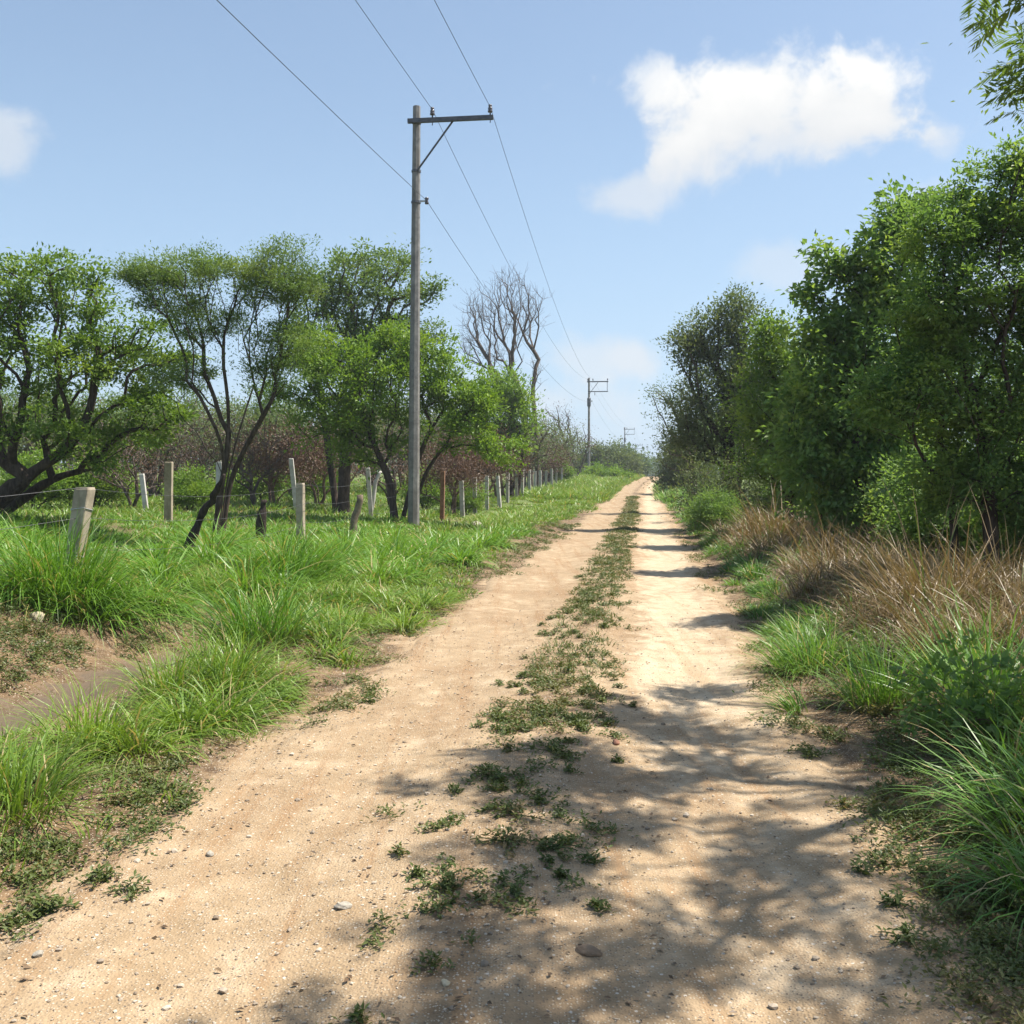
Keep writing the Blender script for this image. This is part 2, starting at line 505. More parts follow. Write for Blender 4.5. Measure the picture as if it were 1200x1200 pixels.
# ------------------------------------------------------------------ grass
def blades(base, az, lean, length, width, droop, tint, segs=4):
    n = len(base)
    t = np.linspace(0, 1, segs + 1)
    ang = lean[:, None] + droop[:, None] * (t[None, :] ** 1.35)
    ang = (ang[:, :-1] + ang[:, 1:]) / 2
    dl = (length / segs)[:, None]
    hor = np.concatenate([np.zeros((n, 1)), np.cumsum(np.sin(ang) * dl, 1)], 1)
    ver = np.concatenate([np.zeros((n, 1)), np.cumsum(np.cos(ang) * dl, 1)], 1)
    dx, dy = np.cos(az), np.sin(az)
    C = np.stack([base[:, 0, None] + hor * dx[:, None], base[:, 1, None] + hor * dy[:, None], base[:, 2, None] + ver], -1)
    tw = rng.normal(0, 0.5, n)
    side = np.stack([-np.sin(az + tw), np.cos(az + tw), 0.25 * np.sin(tw)], -1)
    wp = np.minimum(1.0, 0.55 + 1.6 * t) * (1 - t ** 1.8)
    off = side[:, None, :] * (width[:, None, None] * 0.5) * wp[None, :segs, None]
    V = np.empty((n, segs * 2 + 1, 3))
    V[:, 0:segs * 2:2] = C[:, :segs] - off
    V[:, 1:segs * 2:2] = C[:, :segs] + off
    V[:, -1] = C[:, -1]
    k = segs * 2 + 1
    o = (np.arange(n) * k)[:, None, None]
    q = np.array([[2 * i, 2 * i + 1, 2 * i + 3, 2 * i + 2] for i in range(segs - 1)])
    Q = (o + q[None]).reshape(-1, 4)
    T = (o + np.array([[2 * segs - 2, 2 * segs - 1, 2 * segs]])[None]).reshape(-1, 3)
    along = np.empty((n, k))
    along[:, 0:segs * 2:2] = t[:segs]
    along[:, 1:segs * 2:2] = t[:segs]
    along[:, -1] = 1
    return V.reshape(-1, 3), Q, T, np.repeat(tint, k), along.ravel()


def tussocks(geo, cx, cy, R, L, count, width, lean=0.5, droop=1.3, wind=None, segs=4, z=None, hfun=RH, tint=None, mess=0.0):
    """fountains of blades: arrays of centres with radius R, blade length L and blade count"""
    cx, cy = np.asarray(cx, float), np.asarray(cy, float)
    m = len(cx)
    R, L, count, width = (np.broadcast_to(np.asarray(a, float), (m,)) for a in (R, L, count, width))
    idx = np.repeat(np.arange(m), np.maximum(count, 1).astype(int))
    n = len(idx)
    rr = np.sqrt(rng.random(n))
    th = rng.random(n) * 2 * math.pi
    bx = cx[idx] + R[idx] * rr * np.cos(th)
    by = cy[idx] + R[idx] * rr * np.sin(th)
    bz = hfun(bx, by) - 0.02
    az = th + rng.normal(0, 0.55 + mess, n)
    ln = np.abs(lean * rr * 0.9 + rng.normal(0, 0.16 + 0.5 * mess, n))
    if wind is not None:
        wx = np.cos(az) * np.sin(ln) + wind[0]
        wy = np.sin(az) * np.sin(ln) + wind[1]
        az = np.arctan2(wy, wx)
        ln = np.arcsin(np.clip(np.hypot(wx, wy), 0, 0.95))
    le = L[idx] * (0.45 + 0.65 * rng.random(n) ** 0.7)
    dr = droop * (0.35 + 0.9 * rng.random(n))
    tb = rng.random(m) * 0.6
    tn = np.clip(tb[idx] + rng.random(n) * 0.42, 0, 1) if tint is None else np.clip(tint + rng.normal(0, 0.2, n), 0, 0.99)
    tn = np.where(rng.random(n) < 0.085, 0.99, np.minimum(tn, 0.9))
    V, Q, T, ti, al = blades(np.stack([bx, by, bz], -1), az, ln, le, width[idx] * (0.7 + 0.6 * rng.random(n)), dr, tn, segs)
    geo.add(V, Q, T, tint=ti, along=al)
    return geo


def scatter(n, s0, s1, y0, y1, power=1.0):
    """random spots in the strip s0..s1, y0..y1; power > 1 crowds them towards the near end"""
    Y = y0 + (y1 - y0) * rng.random(n) ** power
    s = s0 + (s1 - s0) * rng.random(n)
    return XS(s, Y), Y, s


def stuff(name, geo, mat, label, cat, smooth=False):
    return tag(link(name, geo.mesh(name, mat, smooth)), label, cat, kind="stuff")


def room(X, Y, pts_px, pts_py):
    """how tall the grass may stand at (X, Y) before it hides what the photograph shows behind it"""
    px = 600 + X / Y * FPX
    line = np.interp(px, pts_px, pts_py)
    return CAM_Z - (line - 560) / FPX * Y - RH(X, Y)


# tall grass on the bank by the leaning post
g = Geo()
X, Y, s = scatter(460, -13, -3.0, 9.5, 30, 1.15)
front = np.where(s < -5.2, 10.4 + 0.5 * fbm(X, Y, 2, 4), 12.2 + (s + 5.2) * 1.4)
keep = (Y > front) & ((s < -4.3) | (Y > 13.5))
X, Y, s = X[keep], Y[keep], s[keep]
top = room(X, Y, [-300, 0, 60, 100, 160, 230, 350, 450, 560], [585, 592, 612, 668, 628, 606, 612, 612, 612])
hgt = np.minimum(np.clip(top, 0.14, 0.85), 0.85 - 0.25 * sm(-4.8, -3.4, s)) * (0.5 + 0.62 * rng.random(len(X)))
R = 0.2 + 0.16 * rng.random(len(X))
tussocks(g, X, Y, R, hgt * 1.3, np.clip(3000 / Y, 110, 290) * (0.6 + 0.6 * rng.random(len(X))), 0.011 + 0.0009 * Y, 1.1, 2.1, wind=(0.08, -0.06))
X, Y, s = scatter(700, -13, -3.2, 10.5, 30, 1.0)
tussocks(g, X, Y, 0.25, 0.2 + 0.12 * rng.random(len(X)), 32, 0.008 + 0.0008 * Y, 0.9, 1.2, segs=3)
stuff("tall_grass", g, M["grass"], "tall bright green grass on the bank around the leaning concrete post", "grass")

# the nearer verge between the mud hollow and the road
g = Geo()
X, Y, s = scatter(150, -4.2, -2.3, 3.2, 13.5, 1.0)
cl = fbm(X * 0.75, Y * 0.75, 2, 31)
keep = (s < np.interp(Y, [3, 4.8, 6.2, 8.7], [-3.5, -3.05, -2.7, -2.4]) - 0.3 * np.abs(fbm(X * 1.3, Y * 1.3, 2, 6))) & ((s > -3.5 - 0.5 * sm(7.2, 5.5, Y)) | (Y > 11.5))
X, Y, s, cl = X[keep], Y[keep], s[keep], cl[keep]
top = room(X, Y, [-200, 0, 100, 200, 240, 330, 450, 560], [840, 838, 832, 800, 745, 692, 680, 640])
keep = top > 0.1
X, Y, s, cl, top = X[keep], Y[keep], s[keep], cl[keep], top[keep]
hh = np.clip(np.minimum(top, 0.24 + 0.24 * sm(-2.4, -3.1, s) + 0.3 * cl), 0.1, 0.44) * (0.6 + 0.55 * rng.random(len(X)))
tussocks(g, X, Y, 0.09 + 0.12 * rng.random(len(X)), hh * 1.25, np.clip(1200 / Y, 80, 190) * (0.5 + 0.7 * rng.random(len(X))), 0.0085 + 0.0006 * Y, 1.15, 2.1, wind=(0.04, -0.05))
X, Y, s = scatter(190, -4.1, -2.35, 3.0, 13.5, 1.0)
top = room(X, Y, [-200, 0, 100, 200, 240, 330, 450, 560], [840, 838, 832, 800, 745, 692, 680, 640])
keep = (top > 0.06) & (fbm(X * 1.1, Y * 1.1, 2, 44) > -0.2)
X, Y = X[keep], Y[keep]
tussocks(g, X, Y, 0.12, 0.12 + 0.1 * rng.random(len(X)), 30, 0.007, 0.9, 1.3, segs=3)
# beyond: mown-looking verge running along the fence
X, Y, s = scatter(1150, -5.8, -2.25, 12.5, 62, 1.5)
e = -2.55 - 0.5 * fbm(X * 0.4, Y * 0.4, 3, 61) - 0.5 * sm(14, 22, Y) * sm(46, 40, Y)
keep = s < e
X, Y, s = X[keep], Y[keep], s[keep]
hh = 0.1 + 0.34 * sm(-3.2, -4.8, s) * rng.random(len(X)) ** 1.5 + 0.16 * sm(30, 45, Y) * rng.random(len(X))
hh = np.minimum(hh, np.clip(room(X, Y, [400, 560, 640, 740], [612, 603, 592, 566]), 0.1, 9))
tussocks(g, X, Y, 0.22 + 0.0045 * Y, hh * 1.3, np.clip(1300 / Y, 40, 100), 0.007 + 0.0008 * Y, 0.95, 1.3, segs=3)
X, Y, s = scatter(1000, -7.4, -3.6, 26, 68, 1.0)
keep = rng.random(len(X)) < 0.6 + 0.6 * fbm(X * 0.4, Y * 0.4, 2, 12)
X, Y, s = X[keep], Y[keep], s[keep]
tussocks(g, X, Y, 0.3, (0.12 + 0.3 * rng.random(len(X)) ** 1.6) * (1 - 0.5 * sm(-5.6, -6.4, s)), 42, 0.008 + 0.0008 * Y, 0.95, 1.3, segs=3)
X, Y, s = scatter(1500, -7, -2.3, 55, 150, 1.0)
tussocks(g, X, Y, 0.6, 0.35 + 0.35 * rng.random(len(X)), 40, 0.07, 0.8, 1.1, segs=2)
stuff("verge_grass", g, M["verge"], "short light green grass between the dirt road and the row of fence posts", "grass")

# field beyond the fence
g = Geo()
X, Y, s = scatter(7500, -48, -6.6, 14, 80, 1.2)
keep = (rng.random(len(X)) < 0.65 + 0.5 * fbm(X * 0.2, Y * 0.2, 3, 90)) & (S(X, Y) < -6.7) & ((s < -12) | (Y > 27))
X, Y = X[keep], Y[keep]
tussocks(g, X, Y, 0.5, 0.22 + 0.2 * rng.random(len(X)), 38, 0.016 + 0.0007 * Y, 0.8, 1.2, segs=2)
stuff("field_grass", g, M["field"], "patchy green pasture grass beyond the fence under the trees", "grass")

# right verge
g = Geo()
X, Y, s = scatter(430, 1.15, 2.6, 8.0, 62, 1.5)
e = 1.32 + 0.35 * fbm(X * 0.5, Y * 0.5, 3, 71)
keep = (s > e) & (s < 1.95 + 0.7 * sm(22, 34, Y))
X, Y, s = X[keep], Y[keep], s[keep]
hh = 0.13 + 0.33 * rng.random(len(X)) ** 1.3 * sm(1.2, 1.9, s)
tussocks(g, X, Y, 0.14 + 0.002 * Y, hh * 1.35, np.clip(1700 / Y, 40, 170), 0.0075 + 0.0006 * Y, 0.95, 1.6, wind=(-0.06, -0.04), segs=4)
X, Y, s = scatter(700, 1.0, 4, 55, 150, 1.0)
tussocks(g, X, Y, 0.5, 0.45 + 0.3 * rng.random(len(X)), 35, 0.06, 0.7, 1.0, segs=2)
X, Y, s = scatter(45, 2.0, 4.0, 8.0, 20, 1.0)
tussocks(g, X, Y, 0.1, 0.4 + 0.35 * rng.random(len(X)), 30, 0.011, 0.9, 1.5, mess=0.3)
X, Y, s = scatter(40, 1.75, 2.8, 4.2, 8.5, 1.0)
tussocks(g, X, Y, 0.1, 0.3 + 0.35 * rng.random(len(X)), 45, 0.009, 0.7, 1.4, wind=(-0.1, -0.05))
X, Y, s = scatter(900, 5, 14, 8, 40, 1.0)
tussocks(g, X, Y, 0.4, 0.4 + 0.3 * rng.random(len(X)), 40, 0.03, 0.7, 1.2, segs=2)
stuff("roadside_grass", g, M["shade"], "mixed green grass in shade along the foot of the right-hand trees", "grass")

# dead grass band
g = Geo()
X, Y, s = scatter(330, 1.75, 4.6, 7.6, 26, 1.25)
keep = (s > 1.95 + 0.35 * fbm(X * 0.8, Y * 0.8, 2, 14)) & (fbm(X * 0.6, Y * 0.6, 2, 15) > -0.42)
X, Y, s = X[keep], Y[keep], s[keep]
hh = 0.34 + 0.4 * rng.random(len(X)) + 0.1 * sm(2, 3, s)
tussocks(g, X, Y, 0.14 + 0.12 * rng.random(len(X)), hh * 1.2, np.clip(2300 / Y, 90, 220), 0.006 + 0.0005 * Y, 1.1, 2.0, mess=0.8)
X, Y, s = scatter(260, 2.2, 4.6, 7.6, 24, 1.2)
tussocks(g, X, Y, 0.2, 0.55 + 0.5 * rng.random(len(X)), 5, 0.007 + 0.0003 * Y, 0.9, 1.2, tint=0.85, mess=0.6)
stuff("dry_grass", g, M["dry"], "matted dead brown grass under the right-hand trees", "dry grass")

# single tussocks that stand out ------------------------------------------------
GRP = "grass tussocks that stand out along the track"
for px, py, Yd, R, L, k, w, mat, wind, droop, nm, lab, cat, tn in [
    (78, 740, 10.9, 0.42, 1.25, 850, 0.012, "grass", (0.12, -0.18), 1.5, "grass_tussock", "huge drooping green tussock below the leaning concrete post", "grass", None),
    (345, 690, 14.3, 0.45, 1.2, 600, 0.014, "grass", (0.15, -0.2), 1.5, "grass_tussock", "tall green tussock hanging over bare soil, between dark stick and road", "grass", None),
    (200, 838, 7.1, 0.16, 0.6, 300, 0.009, "verge", (0.0, -0.05), 1.4, "grass_tussock", "upright light green tussock at the right end of the mud hollow", "grass", 0.6),
    (300, 760, 9.3, 0.36, 0.95, 620, 0.010, "grass", (-0.12, -0.12), 1.6, "grass_tussock", "dark arching tussock just beyond the mud hollow, blades bent leftward", "grass", 0.2),
    (265, 835, 7.6, 0.25, 0.68, 360, 0.009, "verge", (0.08, -0.1), 1.6, "grass_tussock", "rounded green tussock with a dark hollow at its foot beside the track", "grass", None),
    (110, 900, 5.9, 0.22, 0.6, 330, 0.008, "verge", (0.05, -0.1), 1.5, "grass_tussock", "low pale tussock in front of the mud hollow on the left verge", "grass", 0.7),
    (25, 985, 4.7, 0.2, 0.55, 300, 0.008, "verge", (0.1, -0.1), 1.6, "grass_tussock", "grass tussock nearest the camera at the left edge", "grass", None),
    (945, 785, 8.3, 0.27, 0.62, 420, 0.009, "shade", (-0.18, -0.08), 1.5, "grass_tussock", "sunlit yellow-green tussock spilling onto the right edge of the road", "grass", 0.75),
    (1030, 835, 6.9, 0.2, 0.66, 300, 0.009, "shade", (-0.1, -0.05), 1.2, "grass_tussock", "straw-streaked green tussock in front of the big dead brown tussock", "grass", 0.85),
    (930, 828, 6.9, 0.1, 0.4, 90, 0.009, "shade", (-0.45, -0.05), 1.7, "grass_tussock", "small flattened tussock lying on sand at the right road edge", "grass", 0.25),
    (1150, 850, 6.3, 0.2, 0.85, 190, 0.017, "shade", (-0.08, -0.03), 0.9, "grass_tussock", "tall wide-bladed bright green tussock behind the leafy dark plant", "grass", 0.7),
    (1215, 1000, 4.3, 0.2, 0.72, 240, 0.011, "shade", (-0.3, -0.04), 2.2, "grass_tussock", "long arching pale green tussock at the right edge, blades curling to the road", "grass", 0.5),
    (1225, 1085, 3.7, 0.16, 0.5, 180, 0.010, "shade", (-0.28, -0.05), 2.2, "grass_tussock", "arching green tussock nearest the camera on the right verge", "grass", 0.4),
    (1095, 765, 9.3, 0.4, 1.1, 750, 0.011, "dry", (-0.12, -0.1), 1.4, "dry_grass_tussock", "largest dead brown tussock, straw stalks sticking out, by the right verge", "dry grass", 0.6),
    (985, 690, 13.0, 0.45, 1.0, 560, 0.012, "dry", (-0.1, -0.1), 1.4, "dry_grass_tussock", "rounded dead brown tussock beyond the largest one", "dry grass", 0.35),
    (905, 625, 20.0, 0.5, 1.1, 420, 0.016, "dry", (-0.2, -0.1), 1.2, "dry_grass_tussock", "farthest dead tussock, catching sun beside the dark thicket", "dry grass", 0.75),
    (1190, 745, 9.2, 0.3, 1.1, 380, 0.010, "dry", (-0.05, -0.1), 1.2, "dry_grass_tussock", "reddish dead tussock at the right edge behind the wide-bladed grass", "dry grass", 0.2),
]:
    b = P(px, py, Yd)
    b[2] = float(RH(b[0], b[1]))
    g = Geo()
    tussocks(g, [b[0]], [b[1]], R, L, k, w, 0.7, droop, wind=wind, segs=5, tint=tn, mess=0.7 if nm == "dry_grass_tussock" else 0.15)
    if nm == "dry_grass_tussock":
        tussocks(g, [b[0]], [b[1]], R * 0.8, L * 1.35, k * 0.05, w * 1.3, 0.5, 0.7, segs=4, tint=0.9)
    tag(link(nm, g.mesh(nm, M[mat], origin=b), None, b), lab, cat, GRP)


# ------------------------------------------------------------------ low creeping weeds
def leaf_quads(c, d, nrm, length, width, fold=0.25):
    """folded diamond leaves: base c, direction d, normal nrm"""
    n = len(c)
    d = d / (np.linalg.norm(d, axis=1)[:, None] + 1e-9)
    sd = np.cross(d, nrm)
    sd /= np.linalg.norm(sd, axis=1)[:, None] + 1e-9
    up = np.cross(sd, d)
    L, W = np.broadcast_to(length, (n,))[:, None], np.broadcast_to(width, (n,))[:, None]
    m = c + d * L * 0.45 + up * W * fold
    V = np.stack([c, m + sd * W * 0.5, c + d * L, m - sd * W * 0.5], 1).reshape(-1, 3)
    Q = np.arange(n * 4).reshape(-1, 4)
    return V, Q


def weeds(g, cx, cy, R, k, size, hgt, hfun=RH):
    cx, cy = np.asarray(cx, float), np.asarray(cy, float)
    m = len(cx)
    R = np.broadcast_to(R, (m,))
    idx = np.repeat(np.arange(m), np.broadcast_to(np.asarray(k), (m,)).astype(int))
    n = len(idx)
    # leaves sit along runners that spread from the middle
    nr = 9
    run_az = rng.random((m, nr)) * 2 * math.pi
    run_len = 0.35 + 0.75 * rng.random((m, nr))
    r_id = rng.integers(0, nr, n)
    az = run_az[idx, r_id] + rng.normal(0, 0.16, n)
    rr = rng.random(n) ** 0.8 * run_len[idx, r_id]
    x = cx[idx] + R[idx] * rr * np.cos(az)
    y = cy[idx] + R[idx] * rr * np.sin(az)
    z = hfun(x, y) + hgt * rng.random(n) ** 1.3 * (1.1 - 0.7 * rr)
    a2 = rng.random(n) * 2 * math.pi
    d = np.stack([np.cos(a2), np.sin(a2), rng.normal(0.35, 0.35, n)], -1)
    nrm = np.stack([rng.normal(0, 0.45, n), rng.normal(0, 0.45, n), np.ones(n)], -1)
    L = np.broadcast_to(size, (m,))[idx] * (0.6 + 0.8 * rng.random(n))
    V, Q = leaf_quads(np.stack([x, y, z], -1), d, nrm, L, L * 0.42)
    tn = np.clip(rng.random(m)[idx] * 0.5 + rng.random(n) * 0.55, 0, 1)
    g.add(V, Q, tint=np.repeat(tn, 4))
    if m == 1:                                # a single plant shows its runners
        for a, l in zip(run_az[0], run_len[0]):
            f = np.linspace(0, 1, 6)
            x = cx[0] + R[0] * l * f * math.cos(a)
            y = cy[0] + R[0] * l * f * math.sin(a)
            g.tube(np.stack([x, y, hfun(x, y) + 0.004 + 0.012 * np.sin(f * 3)], -1), 0.0022, 4, tint=0.1)


g = Geo()
X, Y, s = scatter(2600, -1.1, -0.12, 6.2, 62, 1.5)
half = 0.3 + 0.1 * fbm(Y * 0.9, Y * 0, 3, 8) + 0.06 * sm(12, 20, Y) - 0.1 * sm(44, 52, Y)
mid = -0.62 + 0.1 * fbm(Y * 0.5, Y * 0 + 3, 2, 3)
chance = np.exp(-np.abs((s - mid) / half) ** 3) * np.clip(0.75 + 0.9 * fbm(X * 1.6, Y * 1.0, 3, 19) - 0.25 * sm(9, 6.2, Y), 0.08, 1)
keep = rng.random(len(X)) < chance
X, Y = X[keep], Y[keep]
weeds(g, X, Y, (0.08 + 0.002 * Y) * (0.6 + 0.9 * rng.random(len(X))), np.clip(650 / Y, 16, 70), 0.019 + 0.001 * Y, 0.04)
X, Y, s = scatter(900, -0.95, -0.3, 8.0, 55, 1.5)
tussocks(g, X, Y, 0.06, 0.07 + 0.07 * rng.random(len(X)), 9, 0.005 + 0.0006 * Y, 1.0, 1.2, segs=2)
g.A.pop("along", None)
# scattered small plants at the near end of the strip
X, Y, s = scatter(420, -1.2, -0.05, 2.6, 9.0, 1.0)
chance = np.exp(-np.abs((s + 0.6) / 0.42) ** 3) * np.clip(0.68 + 1.4 * fbm(X * 1.3, Y * 1.0, 3, 52), 0.08, 1)
keep = rng.random(len(X)) < chance
X, Y = X[keep], Y[keep]
weeds(g, X, Y, 0.05 + 0.15 * rng.random(len(X)) ** 2, 25 + 80 * rng.random(len(X)), 0.024, 0.035)
stuff("strip_weeds", g, M["weed"], "low creeping weeds scattered along the raised middle of the road", "weeds")

g = Geo()
X, Y, s = scatter(900, -3.4, -1.95, 2.6, 34, 1.9)
e = -2.22 + 0.45 * fbm(X * 0.9, Y * 0.9, 3, 33)
keep = (s < e) & (fbm(X * 1.4, Y * 1.4, 3, 35) > -0.22)
X, Y = X[keep], Y[keep]
weeds(g, X, Y, 0.14 + 0.12 * rng.random(len(X)), np.clip(620 / Y, 40, 150), 0.021 + 0.001 * Y, 0.055)
X, Y, s = scatter(300, -7.0, -5.0, 6.0, 10.9, 1.0)
keep = fbm(X * 1.3, Y * 1.3, 2, 91) > -0.3
X, Y = X[keep], Y[keep]
weeds(g, X, Y, 0.2, 110, 0.032, 0.11)
stuff("left_ground_cover", g, M["weed"], "creeping green weeds at the left road edge and around the mud hollow", "weeds")

g = Geo()
X, Y, s = scatter(900, 0.8, 2.3, 2.6, 30, 2.1)
e = 0.98 - 0.5 * fbm(X * 0.9, Y * 0.9, 3, 37)
keep = (s > e) & (fbm(X * 1.3, Y * 1.3, 3, 39) > -0.25)
X, Y = X[keep], Y[keep]
weeds(g, X, Y, 0.13 + 0.12 * rng.random(len(X)), np.clip(560 / Y, 30, 130), 0.02 + 0.001 * Y, 0.06)
X, Y, s = scatter(210, 0.86, 1.9, 2.9, 7.5, 1.0)
keep = (fbm(X * 1.7, Y * 1.7, 3, 64) > -0.1) & (s > 0.95 + 0.3 * fbm(Y * 1.2, Y * 0, 2, 65))
X, Y = X[keep], Y[keep]
weeds(g, X, Y, 0.09 + 0.1 * rng.random(len(X)), 100, 0.024, 0.06)
stuff("right_ground_cover", g, M["weed"], "dull creeping weeds on the sandy right road edge in tree shade", "weeds")

for px, py, R, k, lab in [
    (432, 823, 0.1, 150, "lone small weed on bare sand beside the left wheel track"),
    (118, 1046, 0.12, 200, "small weed patch left of the pebble, upper of two side by side"),
    (158, 1058, 0.11, 90, "sparse darker weed sprawling just below the small weed patch"),
    (45, 1082, 0.17, 330, "broad low weed mat at the left edge of the road"),
    (640, 853, 0.17, 190, "dense round weed in the middle strip just beyond the tree shadow"),
    (688, 826, 0.13, 200, "flat weed on the right side of the middle strip, next to dense round one"),
    (645, 895, 0.24, 420, "wide weed mat in tree shadow on the middle strip beside the brick bit"),
    (575, 925, 0.17, 260, "dark weed mat on the left side of the shaded middle strip"),
    (600, 975, 0.2, 330, "dark spreading weed in shade at the middle of the strip"),
    (590, 1012, 0.17, 280, "dark weed mat nearest the camera among the shaded strip mats"),
    (650, 1018, 0.12, 150, "small dark weed on the strip beside the right wheel track"),
    (520, 1066, 0.1, 110, "weed seedling cluster left of the strip in the road shadow"),
    (950, 890, 0.17, 260, "flat dark weed at the right road edge in front of flattened tussock"),
    (1010, 1040, 0.06, 60, "tiny dark sprig alone on shaded sand at the right"),
    (1050, 1085, 0.1, 120, "dark sprig on sand near the lower right weeds"),
    (1060, 1125, 0.1, 130, "leafy dark sprig nearest the camera on the right sand"),
]:
    Yd = 1.6 * 1200 / (py - 560)
    b = P(px, py, Yd)
    b[2] = float(RH(b[0], b[1]))
    g = Geo()
    weeds(g, [b[0]], [b[1]], R, [k], 0.025, 0.055)
    tag(link("weed_tuft", g.mesh("weed_tuft", M["weed"], origin=b), None, b), lab, "weed", "weed tufts on the dirt road")

# fallen leaves and bits
g = Geo()
for s0, s1, n, y1 in ((-3.0, -1.9, 900, 14), (0.85, 2.1, 1200, 14), (-1.2, 0.1, 800, 14), (-2.2, 1.0, 800, 14), (-5.4, -4.0, 700, 12)):
    X, Y, s = scatter(n, s0, s1, 2.6, y1, 1.4)
    a = rng.random(n) * 6.283
    d = np.stack([np.cos(a), np.sin(a), rng.normal(0.05, 0.2, n)], -1)
    nr = np.stack([rng.normal(0, 0.3, n), rng.normal(0, 0.3, n), np.ones(n)], -1)
    L = 0.012 + 0.024 * rng.random(n) ** 2
    V, Q = leaf_quads(np.stack([X, Y, RH(X, Y) + 0.006], -1), d, nr, L, L * 0.5)
    g.add(V, Q, tint=np.repeat(rng.random(n), 4))
stuff("leaf_litter", g, M["litter"], "tiny dry brown leaves and twigs strewn over the road sand", "leaf litter")

# gravel
ico = np.array([[0, 0, 1], [0.894, 0, 0.447], [0.276, 0.851, 0.447], [-0.724, 0.526, 0.447], [-0.724, -0.526, 0.447], [0.276, -0.851, 0.447], [0.724, 0.526, -0.447], [-0.276, 0.851, -0.447], [-0.894, 0, -0.447], [-0.276, -0.851, -0.447], [0.724, -0.526, -0.447], [0, 0, -1]])
icof = np.array([[0, 1, 2], [0, 2, 3], [0, 3, 4], [0, 4, 5], [0, 5, 1], [1, 6, 2], [2, 7, 3], [3, 8, 4], [4, 9, 5], [5, 10, 1], [2, 6, 7], [3, 7, 8], [4, 8, 9], [5, 9, 10], [1, 10, 6], [6, 11, 7], [7, 11, 8], [8, 11, 9], [9, 11, 10], [10, 11, 6]])
n = 17000
Yp = 2.6 + 9 * rng.random(n) ** 1.8
sp = np.where(rng.random(n) < 0.72, -2.5 + 2.1 * rng.random(n), -0.6 + 1.7 * rng.random(n))
Xp = XS(sp, Yp)
sz = np.clip(0.0028 * np.exp(rng.normal(0, 0.55, n)), 0.0015, 0.02)
V = ico[None] * (1 + rng.normal(0, 0.16, (n, 12, 1))) * (sz[:, None, None] * np.array([1, 0.85, 0.6])[None, None])
a = rng.random(n) * 6.283
ca, sa = np.cos(a)[:, None], np.sin(a)[:, None]
V = np.stack([V[..., 0] * ca - V[..., 1] * sa, V[..., 0] * sa + V[..., 1] * ca, V[..., 2]], -1)
V = V + np.stack([Xp, Yp, RH(Xp, Yp) + sz * 0.25], -1)[:, None]
g = Geo().add(V.reshape(-1, 3), tris=(np.arange(n)[:, None, None] * 12 + icof[None]).reshape(-1, 3), tint=np.repeat(rng.random(n), 12))
stuff("gravel", g, M["pebble"], "fine pale gravel and grit strewn over the wheel tracks", "gravel")


# ------------------------------------------------------------------ stones
def stone_mesh(name, size, mat, seed, sink=0.3):
    import bmesh
    bm = bmesh.new()
    bmesh.ops.create_icosphere(bm, subdivisions=4, radius=1)
    r = np.random.default_rng(seed)
    dirs = r.normal(0, 1, (9, 3))
    dirs /= np.linalg.norm(dirs, axis=1)[:, None]
    cut = 0.62 + 0.3 * r.random(9)
    for v in bm.verts:
        p = np.array(v.co)
        for d, c in zip(dirs, cut):
            k = p @ d
            if k > c:
                p = p - d * (k - c) * 0.85
        p = p * (1 + 0.05 * math.sin(7 * p[0] + 3 * p[1]) * math.sin(6 * p[2] + seed))
        v.co = (p[0] * size[0], p[1] * size[1], (p[2] + 1 - 2 * sink) * size[2])
    me = bpy.data.meshes.new(name)
    bm.to_mesh(me)
    bm.free()
    me.materials.append(mat)
    me.polygons.foreach_set("use_smooth", np.ones(len(me.polygons), dtype=bool))
    return me


for i, (px, py, Yd, size, mat, lab) in enumerate([
    (44, 756, 10.0, (0.085, 0.07, 0.075), "stone_cream", "rounded cream stone under the huge drooping tussock"),
    (48, 770, 9.3, (0.065, 0.04, 0.025), "stone_grey", "flat grey stone in front of the rounded cream stone"),
    (174, 761, 9.6, (0.05, 0.035, 0.025), "stone_cream", "small pale stone at the far end of the mud hollow"),
    (558, 622, 30.0, (0.24, 0.2, 0.2), "stone_grey", "pale boulder in the verge grass right of the utility pole"),
    (246, 1008, 4.28, (0.022, 0.018, 0.014), "stone_grey", "lone grey pebble on the left wheel track"),
    (402, 1081, 3.7, (0.035, 0.024, 0.014), "stone_grey", "flat grey stone in the tree shadow on the left track"),
    (722, 880, 6.0, (0.045, 0.022, 0.016), "brick", "reddish brick bit beside the middle strip weeds"),
    (690, 1130, 3.35, (0.048, 0.03, 0.018), "stone_brown", "brown stone half buried in sand at the near end of the road"),
    (45, 1133, 3.33, (0.02, 0.016, 0.012), "stone_grey", "pale pebble near the weed mat at the left road edge"),
    (522, 1180, 3.1, (0.018, 0.014, 0.01), "stone_cream", "cream pebble nearest the camera on the strip"),
]):
    b = P(px, py, Yd)
    b[2] = float(RH(b[0], b[1]))
    o = tag(link("stone", stone_mesh("stone", size, M[mat], i + 3), None, b), lab, "stone", "loose stones by the track")
    o.rotation_euler[2] = i * 1.3


